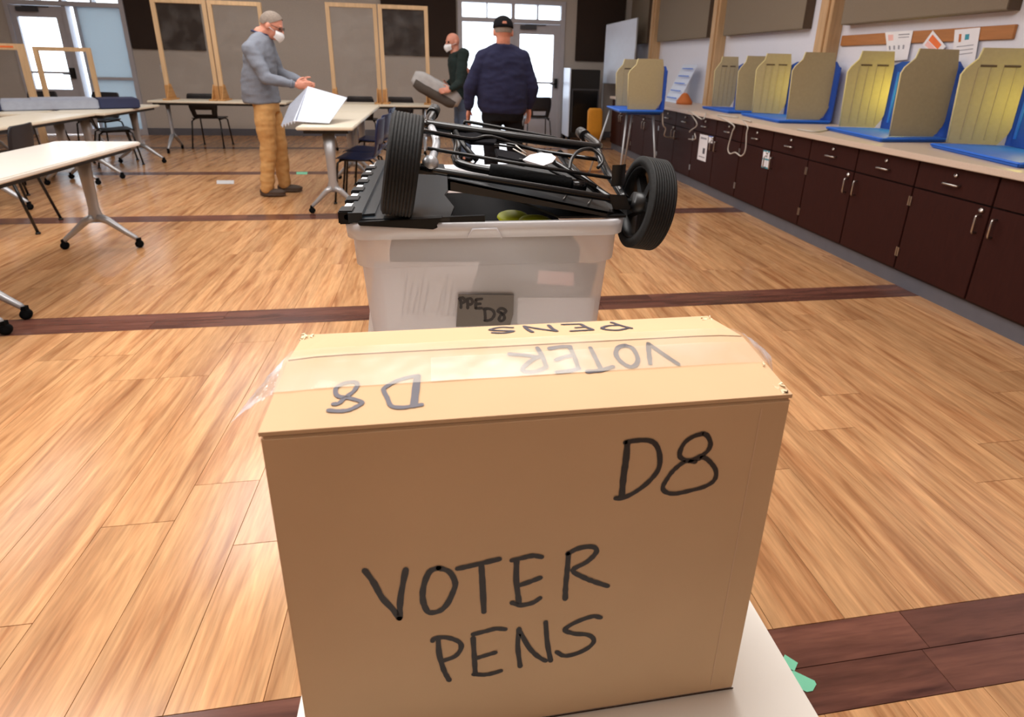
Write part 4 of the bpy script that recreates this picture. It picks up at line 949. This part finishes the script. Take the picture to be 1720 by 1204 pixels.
for L_ in ([[(1380, 225), (1385, 300), (1395, 385)], [(1380, 225), (1500, 310), (1620, 390)]],
           [[(1180, 240), (1250, 260), (1295, 340), (1280, 395), (1230, 410), (1160, 370), (1120, 310), (1140, 255), (1200, 238)]],
           [[(915, 260), (960, 350), (1000, 430)], [(890, 450), (1000, 440), (1095, 410)]],
           [[(585, 265), (680, 250), (755, 250)], [(750, 255), (790, 340), (820, 430)], [(640, 358), (700, 335), (775, 318)], [(645, 455), (740, 445), (825, 425)]],
           [[(490, 260), (530, 330), (560, 410)], [(560, 415), (480, 450), (400, 452), (370, 430), (430, 370), (500, 330)], [(265, 310), (380, 318), (500, 335)]]):
    bl(strokes(L_, 800, 530, S4, TP1, TN1, .0042, '', ''), 'lettering', 'ink_grey')
for L_ in ([[(1085, 55), (1160, 80), (1245, 102)], [(1210, 103), (1130, 118), (1040, 112), (1010, 100), (1060, 82), (1150, 78)]],
           [[(690, 72), (830, 68)], [(840, 70), (880, 92), (930, 112)], [(760, 125), (850, 120), (935, 115)], [(800, 98), (880, 92)]],
           [[(385, 85), (410, 110), (450, 133)], [(395, 88), (510, 108), (640, 125)], [(580, 78), (610, 105), (645, 126)]],
           [[(290, 97), (190, 95), (110, 115), (200, 122), (300, 125), (220, 140), (130, 138)]]):
    bl(strokes(L_, 800, 530, S4, TP2, TN2, .0040, '', ''), 'lettering', 'ink_grey')
# ================================================================== PLASTIC BIN
bcx, by0, by1 = .088, .925, 1.49
r = root('storage_bin', 'translucent white plastic bin with a grey handwritten label behind the cardboard box', 'bin', (bcx, (by0 + by1) / 2, .736))
BL = r.location
def rrect(hx, y0, y1, z, rad=.035, k=6, cx=bcx):
    out = []
    for sx, yy, a0 in ((1, y1, 0), (-1, y1, PI / 2), (-1, y0, PI), (1, y0, 3 * PI / 2)):
        for i in range(k + 1):
            a = a0 + i / k * PI / 2; out.append(Vector((cx + sx * (hx - rad) + math.cos(a) * rad, (yy - rad if yy == y1 else yy + rad) + math.sin(a) * rad, z)) - BL)
    return out
def ringset(lst, name, m, **k):
    mb = MB(); mb.rings([rrect(*q) for q in lst], caps=False); return mb.build(name, m, r, **k)
mb = MB(); mb.rings([rrect(.196, .968, 1.45, .7365), rrect(.203, .960, 1.455, .742), rrect(.2185, .944, 1.475, 1.000), rrect(.2195, .943, 1.476, 1.002)], caps=False)
b0 = rrect(.196, .968, 1.45, .7365); mb.add(b0, [tuple(range(len(b0)))]); mb.build('bin_body', 'bin_plastic', r)
ringset([(.2195, .943, 1.476, 1.002), (.226, .935, 1.482, 1.006), (.228, .932, 1.486, 1.058)], 'upper_wall', 'bin_plastic')
ringset([(.228, .932, 1.486, 1.058), (.235, .921, 1.497, 1.058), (.237, .919, 1.499, 1.082), (.234, .922, 1.496, 1.085), (.229, .931, 1.487, 1.084), (.2275, .933, 1.485, 1.058)], 'rim', 'bin_rim')
def bb_(mb, name, m, parent=None, **k):
    mb.v = [tuple(Vector(p) - BL) for p in mb.v]; return mb.build(name, m, parent or r, **k)
m = MB(); a = [at(786, 399, y=.918), at(794, 385, y=.918), at(834, 384, y=.918), at(843, 399, y=.918)]; m.tube(a, .0016, 6); bb_(m, 'latch_notch', 'bin_rim')
# grey label with writing
LN = Vector((0, -1, -.055)).normalized(); LP = Vector((0, .9415, 1.0))
def on(px, py, o=.0): return onplane(px, py, LP, LN) + LN * o
m = MB(); m.slab([on(770, 494), on(863, 495), on(862, 527), on(857, 545), on(766, 548)], LN * .0015); lb = bb_(m, 'label', 'label_grey')
SL = 12.286
for L_ in ([[(400, 250), (420, 350), (420, 450)], [(385, 265), (450, 245), (505, 300), (480, 340), (420, 350)]], [[(555, 270), (560, 370), (560, 460)], [(545, 275), (620, 260), (660, 320), (640, 370), (570, 395)]],
           [[(730, 290), (725, 380), (725, 460)], [(730, 285), (780, 275), (850, 268)], [(730, 375), (820, 368)], [(725, 460), (780, 462), (845, 460)]],
           [[(910, 480), (920, 600), (925, 715)], [(890, 480), (990, 470), (1080, 510), (1110, 590), (1060, 680), (980, 715), (910, 712)]],
           [[(1250, 560), (1180, 525), (1220, 475), (1290, 470), (1350, 520), (1300, 575), (1240, 610), (1205, 690), (1250, 725), (1310, 690), (1310, 620), (1250, 560)]]):
    mb = strokes(L_, 740, 480, SL, LP + LN * .0016, LN, .0054, '', ''); mb.v = [tuple(Vector(p) - BL) for p in mb.v]; mb.build('handwriting', 'ink', lb)
# lid half with its row of hinge knuckles
lid = MB(); zl = 1.0865
def L(x, y, z=0): return Vector((x, y, zl + z))
lid.slab([L(-.140, .925), L(.020, .922), L(.030, 1.0), L(.015, 1.1), L(.03, 1.2), L(.02, 1.46), L(-.140, 1.46)], (0, 0, .006))
lid.slab([L(-.140, .925, .006), L(-.118, .925, .006), L(-.118, 1.46, .006), L(-.140, 1.46, .006)], (0, 0, .010))
lid.slab([L(-.118, .940, .006), L(-.100, .945, .006), L(-.100, 1.46, .006), L(-.118, 1.46, .006)], (0, 0, .004))
lo = bb_(lid, 'lid_half', 'lid')
m = MB(); m.hexa([at(603, 379, y=.914), at(728, 386, y=.914), at(742, 380, y=.925), at(606, 377, y=.93), at(600, 373, y=.914), at(742, 366, y=.914), at(744, 362, y=.93), at(606, 368, y=.935)]); bb_(m, 'lid_lip', 'lid_black', bevel=.001)
m = MB(); m.hexa([at(741, 382, y=.924), at(815, 378, y=.924), at(816, 376, y=.94), at(741, 379, y=.94), at(741, 365, y=.922), at(814, 362, y=.922), at(814, 360, y=.94), at(741, 363, y=.94)]); bb_(m, 'lid_tooth', 'lid_black')
for k in range(6):
    y = .930 + k * .080; x = -.146
    m = MB(); m.box((x - .010, y, zl - .004), (x + .014, y + .036, zl + .018)); bb_(m, 'hinge_knuckle', 'lid_black', lo, bevel=.002)
    m = MB(); m.slab([P_(x - .008, y + .038, zl), P_(x + .014, y + .048, zl), P_(x + .014, y + .070, zl), P_(x - .008, y + .076, zl)], (0, 0, .014)); bb_(m, 'hinge_knuckle', 'hinge_white', lo, label='white hinge knuckle', bevel=.002)
m = MB(); m.tube([L(-.142, .93, .008), L(-.142, 1.46, .008)], .005, 8); bb_(m, 'hinge_rod', 'steel', lo)
# second lid half at right, widened in black to darken the bin opening
m = MB(); m.slab([P_(.322, .928, 1.0865), P_(.322, 1.47, 1.0865), P_(.15, 1.47, 1.0865), P_(.15, 1.06, 1.0865), P_(.205, .928, 1.0865)], (0, 0, .004)); bb_(m, 'lid_half', 'lid_black')
# contents
def sheet(cs, y, m, name, label, cat='paper', th=.002, lean=.0):
    p = [at(px, py, y=y + lean * i) for i, (px, py) in enumerate(cs)]; return tag(MB().slab(p, (0, th, 0)).build(name, m), label, cat)
s = sheet([(628, 440), (806, 440), (770, 560), (618, 560)], .972, 'paper', 'document', 'printed white paper inside the left half of the bin', th=.001)
for k in range(9):
    x = 684 + k * 9 + (k > 4) * 14; p = [at(x, 460 + (k % 3) * 12, y=.9712), at(x - 10, 530, y=.9712)]
    MB().slab([p[0], p[0] + Vector((.0018, 0, 0)), p[1] + Vector((.0018, 0, 0)), p[1]], (0, -.0004, 0)).build('print', 'paper_text', s)
sheet([(805, 442), (1005, 446), (990, 500), (785, 490)], .985, 'bag_dark', 'folder', 'dark folder dimly visible in the upper right of the bin', 'folder', .012)
sheet([(870, 500), (1000, 500), (990, 560), (868, 560)], .975, 'paper', 'document', 'printed white paper inside the lower right of the bin', th=.001)
sheet([(905, 455), (965, 458), (962, 480), (903, 476)], .978, 'paper_pink', 'packet', 'pink packet dimly visible through the right of the bin', 'packet', .004)
m = MB(); c = at(893, 371, y=1.0); m.ball(c + Vector((.004, .0, -.002)), (.034, .03, .012), 20); m.ball(c + Vector((-.03, .03, .0)), (.03, .04, .010), 16)
tag(m.build('yellow_bag', 'yellow_green'), 'crumpled yellow green bag at the top of the bin', 'bag')
m = MB(); m.box((-.09, 1.02, .78), (.275, 1.44, 1.03)); tag(m.build('dark_filler', 'black_matte', bevel=.03), 'black block added to darken the bin inside under the folded cart', 'filler block')  # black block added to stand in for the dark inside the bin
# ================================================================== FOLDED CART
cr = root('folding_cart', 'black folded luggage cart with two ribbed wheels lying on top of the bin', 'cart', (.15, 1.05, 1.16))
CL = cr.location
def cb_(mb, name, m, parent=None, **k):
    mb.v = [tuple(Vector(p) - CL) for p in mb.v]; return mb.build(name, m, parent or cr, **k)
WL, WR = at(676, 277, y=.945), at(1083, 342, y=.955)
ax = (WR - WL).normalized()
def wheel(c, ax, rad, wd, flip):
    z = Vector((0, 0, 1)); v = (z - ax * z.dot(ax)).normalized(); w = ax.cross(v); Mx = T(*c) @ Matrix((ax, v, w)).transposed().to_4x4()
    pr = [(rad * .80, -wd / 2), (rad * .93, -wd / 2), (rad * .985, -wd / 2 + .003)]
    n_ = 9
    for k in range(n_):
        x = -wd / 2 + .005 + (wd - .010) * k / (n_ - 1) ; pr += [(rad, x - .0018), (rad, x + .0016)]
        if k < n_ - 1: pr += [(rad - .0016, x + .0022), (rad - .0016, x + (wd - .010) / (n_ - 1) - .0024)]
    pr += [(rad * .985, wd / 2 - .003), (rad * .93, wd / 2), (rad * .80, wd / 2)]
    m = MB(); m.lathe(pr, Mx, 56); o = cb_(m, 'wheel', 'rubber')
    m = MB(); m.lathe([(rad * .80, -wd * .46), (rad * .80, wd * .46), (rad * .74, wd * .42), (rad * .72, 0), (rad * .74, -wd * .42)], Mx, 40); cb_(m, 'rim', 'black_plastic', o)
    m = MB(); m.lathe([(0, -wd * .5), (rad * .22, -wd * .5), (rad * .24, 0), (rad * .22, wd * .5), (0, wd * .5)], Mx, 24); cb_(m, 'hub', 'black_plastic', o)
    for k in range(5):
        a = 2 * PI * k / 5 + .4; d = Vector((0, math.cos(a), math.sin(a))); e = Vector((0, -math.sin(a), math.cos(a)))
        p, q = d * rad * .2, d * rad * .75; h = Vector((wd * .16, 0, 0))
        m = MB(); m.hexa([Mx @ (p - e * .008 - h), Mx @ (p + e * .008 - h), Mx @ (q + e * .005 - h), Mx @ (q - e * .005 - h), Mx @ (p - e * .008 + h), Mx @ (p + e * .008 + h), Mx @ (q + e * .005 + h), Mx @ (q - e * .005 + h)])
        cb_(m, 'spoke', 'black_plastic', o)
    return o
wheel(WL, ax, .082, .050, 1); wheel(WR, ax, .081, .046, -1)
def ct_(pts, rad, name, m='black_gloss', smooth=0, seg=12, **k):
    q = [at(p[0], p[1], y=p[2]) for p in pts]
    if smooth: q = bez(q, smooth)
    mb = MB(); mb.tube(q, rad, seg); return cb_(mb, name, m, **k)
ct_([(706, 281, .945), (733, 287, .945), (1036, 335, .95), (1058, 339, .953)], .0062, 'axle')
ct_([(730, 186, 1.30), (722, 200, 1.21), (720, 207, 1.165), (732, 211, 1.15), (860, 229, 1.15), (985, 246, 1.15), (1004, 248, 1.155), (1000, 240, 1.20), (978, 224, 1.32)], .0092, 'frame_tube', smooth=5)
for a, b in (((730, 184, 1.31), (726, 192, 1.26)), ((975, 222, 1.335), (983, 228, 1.28))): ct_([a, b], .0125, 'tube_cap', 'black_plastic')
ct_([(723, 210, 1.16), (733, 236, 1.07), (729, 258, 1.0), (722, 276, .96)], .0070, 'side_rail', 'silver', smooth=3)
ct_([(1002, 249, 1.155), (1016, 282, 1.06), (1036, 312, 1.0), (1050, 335, .96)], .0080, 'side_rail', smooth=4)
ct_([(940, 258, 1.14), (966, 288, 1.05), (1012, 326, .98), (1042, 342, .955)], .0078, 'side_rail', 'black_gloss', smooth=4)
ct_([(760, 224, 1.17), (768, 244, 1.1), (766, 268, 1.04), (778, 277, 1.02), (824, 287, 1.01), (985, 311, .99)], .0075, 'handle_tube', smooth=5)
ct_([(822, 286, 1.01), (958, 310, .992)], .0128, 'foam_grip', 'foam', seg=16)
ct_([(958, 310, .992), (984, 313, .99)], .0095, 'tube_cap', 'black_gloss')
ct_([(779, 211, 1.2), (781, 204, 1.2), (790, 205, 1.2), (860, 218, 1.2), (930, 231, 1.2), (938, 234, 1.2), (938, 240, 1.2)], .0034, 'wire_rail', 'black_plastic', seg=8)
ct_([(718, 249, 1.0), (860, 273, .995), (1026, 299, .99)], .0032, 'wire_rail', 'black_plastic', seg=8)
ct_([(708, 222, 1.04), (716, 221, 1.05), (790, 234, 1.1), (825, 230, 1.12), (900, 252, 1.12), (1004, 268, 1.08)], .0040, 'wire_rail', 'black_gloss', smooth=4, seg=8)
ct_([(830, 238, 1.12), (868, 243, 1.12), (872, 250, 1.1), (862, 247, 1.1), (830, 243, 1.1)], .0022, 'clip_wire', 'black_gloss', seg=6)
ct_([(872, 268, 1.04), (908, 273, 1.03), (925, 286, 1.02), (950, 298, 1.01)], .0028, 'cable', 'black_plastic', smooth=4, seg=8)
ct_([(956, 286, 1.02), (960, 268, 1.04), (972, 254, 1.06), (992, 250, 1.08), (1008, 260, 1.07), (1012, 272, 1.05), (1004, 282, 1.04)], .0034, 'cable', 'black_plastic', smooth=5, seg=8)
ct_([(768, 268, 1.06), (786, 276, 1.06), (797, 274, 1.06), (802, 266, 1.06)], .0018, 'cable', 'black_plastic', smooth=4, seg=6)
ct_([(765, 221, 1.14), (780, 245, 1.1), (800, 268, 1.06)], .0050, 'strut', 'black_plastic')
ct_([(905, 256, 1.1), (935, 275, 1.04), (1000, 315, .98)], .0050, 'strut', 'black_gloss')
ct_([(884, 258, 1.08), (866, 244, 1.1)], .0012, 'tag_string', 'cord_grey', seg=6); ct_([(884, 262, 1.06), (862, 250, 1.09)], .0012, 'tag_string', 'cord_grey', seg=6)
def plate(pts, off, name, m, bevel=0, **k):
    mb = MB(); mb.slab([at(*p[:2], y=p[2]) for p in pts], off); return cb_(mb, name, m, bevel=bevel, **k)
plate([(878, 268, 1.02), (890, 260, 1.04), (908, 256, 1.05), (926, 258, 1.05), (934, 264, 1.045), (928, 272, 1.03), (912, 278, 1.02), (892, 276, 1.02)], (0, 0, -.0015), 'paper_tag', 'paper', label='white paper tag')
# toe plate: shallow black tray hanging at a slant
p = [at(752, 300, y=.925), at(1020, 355, y=.925), at(1047, 360, y=.965), at(1036, 330, y=1.10), at(768, 288, y=1.10), at(751, 296, y=.94)]
mb = MB(); mb.slab(p, (0, 0, -.004)); tp = cb_(mb, 'toe_plate', 'black_plastic')
mb = MB(); q = p[:3]; mb.slab([p[0], p[1], p[1] - Z_ * .009, p[0] - Z_ * .019], (0, .004, 0)); mb.slab([p[0], p[5], p[5] - Z_ * .019, p[0] - Z_ * .019], (.004, 0, 0)); mb.slab([p[1], p[2], p[2] - Z_ * .006, p[1] - Z_ * .010], (0, .003, 0)); cb_(mb, 'plate_edge', 'black_plastic', tp)
for f in (.70, .86):
    a, b = p[0].lerp(p[1], f), p[4].lerp(p[3], f); mb = MB(); mb.tube([a.lerp(b, .15) + Z_ * .001, a.lerp(b, .9) + Z_ * .001], .0012, 6); cb_(mb, 'plate_rib', 'label_grey', tp)
mb = MB(); V_ = []
for k in range(8):
    a = -.9 + 1.8 * k / 7; c = at(1037, 294, y=.99); V_ += [c + Vector((math.sin(a) * .016, -math.cos(a) * .010, s * .019 + .002 * k / 7)) for s in (-1, 1)]
mb.add(V_, [(2 * k, 2 * k + 2, 2 * k + 3, 2 * k + 1) for k in range(7)], 0, True); cb_(mb, 'fender', 'black_plastic')
# hub brackets
mb = MB(); mb.ball(at(723, 274, y=.95), .0135, 14); cb_(mb, 'joint_cap', 'silver')
for px, py in ((709, 264), (708, 280), (714, 287)): mb = MB(); mb.cbox(at(px, py, y=.955), (.005, .006, .005)); cb_(mb, 'bracket_bolt', 'steel', bevel=.0015)
mb = MB(); mb.hexa([at(700, 292, y=.94), at(735, 294, y=.94), at(735, 294, y=.98), at(700, 292, y=.98), at(700, 279, y=.94), at(735, 283, y=.94), at(735, 283, y=.98), at(700, 279, y=.98)]); cb_(mb, 'axle_bracket', 'black_plastic', bevel=.002)
mb = MB(); mb.hexa([at(1030, 352, y=.94), at(1060, 352, y=.94), at(1060, 352, y=.98), at(1030, 352, y=.98), at(1022, 326, y=.94), at(1052, 328, y=.94), at(1052, 328, y=.98), at(1022, 326, y=.98)]); cb_(mb, 'axle_bracket', 'black_plastic', bevel=.002)
plate([(775, 216, 1.16), (800, 222, 1.14), (835, 232, 1.12), (832, 240, 1.1), (790, 238, 1.1), (768, 228, 1.12)], (0, 0, -.006), 'strap', 'black_cloth', .001)
plate([(830, 248, 1.10), (880, 258, 1.08), (900, 268, 1.05), (880, 272, 1.04), (835, 262, 1.06)], (0, 0, -.010), 'strap', 'black_cloth', .002)
